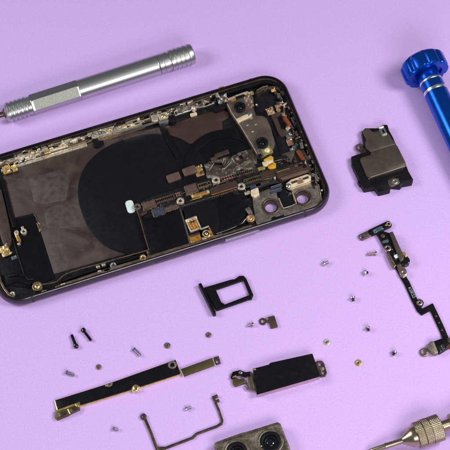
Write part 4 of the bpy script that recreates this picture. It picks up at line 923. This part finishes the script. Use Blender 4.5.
# ---- loose screws
def screw_obj(kind, x, y, ang, length, rh, rs, mt, label, mt2=None, group=None, hl=None):
    """a screw lying on its side, head first along ang (degrees in the table plane)"""
    z = rh*.95; c = G(x, y, z); d = Vector((math.cos(rad(ang)), math.sin(rad(ang)), 0)); hl = hl or rh*.7
    t = thing(kind, label, 'screw', c.xy, rad(ang), group)
    d2 = (d+Vector((0, 0, .5*(rh-rs)/length*1.2))).normalized(); o = c-d2*length/2
    m = MB(mt); m.lathe(o, d2, [(length-hl, rs), (length-hl+.02, rh), (length-hl*.3, rh), (length-.02, rh*.8), (length, rh*.45), (length-.25, rh*.3)], 24); m.build('head', t)
    prof = []; n = max(4, int((length-hl)/.24)); 
    for i in range(n):
        a = (length-hl)*i/n; prof += [(a, rs*(.72 if i else .5)), (a+(length-hl)/n*.5, rs)]
    prof.append((length-hl+.01, rs*.8))
    m = MB(mt2 or mt); m.lathe(o, d2, prof, 20); m.build('shank', t)
    return t
def cap_obj(x, y, r, mt, label, group, tilt=0.):
    """a screw standing on its flat head, or a bare washer seen from above"""
    c = G(x, y, .6).xy; t = thing('tiny_screw', label, 'screw', c, 0, group)
    m = MB(mt); m.ring(c, r, r*.5, .05, .6, .14, 24); m.build('head', t)
    m = MB('screw_silver'); m.cyl(c, r*.5, .05, .42, .05, 20); m.use('bronze_dark').box(c, r*.8, r*.18, .4, .5, .6, 0); m.use('bronze_dark').box(c, r*.18, r*.8, .4, .52, .6, 0); m.build('recess', t)
    return t
screw_obj('long_screw', 74.2, 341.3, -72, 6.2, 1.0, .62, 'black_gloss', 'black long screw lying head down, left one of the black pair', hl=1.3)
screw_obj('long_screw', 86.8, 334.8, 122, 6.4, 1.05, .6, 'black_gloss', 'black long screw lying head up, right one of the black pair', hl=1.2)
GL = 'loose silver screws scattered on the lilac surface'
screw_obj('short_screw', 70.3, 373.7, 155, 3.8, .95, .65, 'screw_silver', 'silver short screw just below the black long screws, leftmost', group=GL)
screw_obj('short_screw', 137, 352.3, 130, 4.2, .85, .7, 'blue_screw', 'silver short screw with a blue end, above the long black plate', 'screw_silver', GL)
screw_obj('short_screw', 250.8, 324.8, 10, 2.6, .9, .7, 'screw_silver', 'silver short screw left of the tiny eyelet bracket', group=GL)
screw_obj('short_screw', 188.5, 408, 195, 2.6, .85, .6, 'screw_silver', 'silver short screw inside the bend of the thin wire bracket', group=GL)
screw_obj('short_screw', 115.8, 429, 170, 2.4, .85, .6, 'screw_silver', 'silver short screw left of the thin wire bracket eyelet, near bottom edge', group=GL)
screw_obj('short_screw', 372, 253.8, 2, 4.0, .9, .62, 'pink_steel', 'silver short screw beside the top module of the flex cable', group=GL)
screw_obj('short_screw', 325.8, 263, 200, 2.6, 1.0, .7, 'screw_silver', 'grey short screw nearest the phone, upper centre right', group=GL)
GP = 'loose pointed grey screws scattered between the motor and the flex cable'
for x, y, a, lb in ((366, 272.6, 185, 'dark grey stubby screw lying below the pink-tinted screw beside the flex module'),
                    (353, 299, 100, 'dark grey stubby screw in the open middle, left of the printed ribbon'),
                    (368, 329, 120, 'dark grey stubby screw left of the flex cable zigzag'),
                    (394, 353.3, 60, 'dark grey stubby screw left of the flex cable end lug')):
    screw_obj('stubby_screw', x, y, a, 1.9, 1.15, .6, 'screw_silver', lb, 'bronze_dark', GP, hl=.8)
GW = 'tiny round screws lying flat on their heads'
for x, y, r, mt, lb in ((98.6, 366.8, 1.1, 'bronze', 'tiny round flat screw above the left half of the long black plate'),
                        (167.3, 345.3, 1.25, 'bronze', 'tiny round flat screw above the right end of the long black plate'),
                        (208.5, 334.7, 1.15, 'bronze', 'tiny round flat screw between the card tray and the bronze strip'),
                        (326.8, 342, 1.25, 'champagne', 'tiny gold-tinted round screw above the vibration motor right end'),
                        (358.6, 362.7, 1.35, 'gold', 'tiny gold round screw right of the vibration motor')):
    cap_obj(x, y, r, mt, lb, GW)

# ---- a little lint and dust on the paper
m = MB('rubber')
for k in range(24):
    c = G(random.uniform(0, 450), random.uniform(0, 450), 0).xy; r = random.uniform(.05, .11)
    m.use('rubber' if random.random() < .2 else 'white_pad')
    if m.mats[m.c] == 'rubber' or random.random() < .7: m.dome(c, r, 0, r, 8)
    else:
        a = random.uniform(0, 6.28); q = [(c[0]+math.cos(a+i*.35)*i*.45, c[1]+math.sin(a+i*.35)*i*.45, .06+.05*(i % 2)) for i in range(4)]; m.tube(q, .035, 5)
m.dome(G(152.5, 361, 0).xy, .3, 0, .2, 10)
du = m.build('dust'); du['label'] = 'specks of dust and short lint scattered over the lilac surface'; du['category'] = 'dust'; du['kind'] = 'stuff'
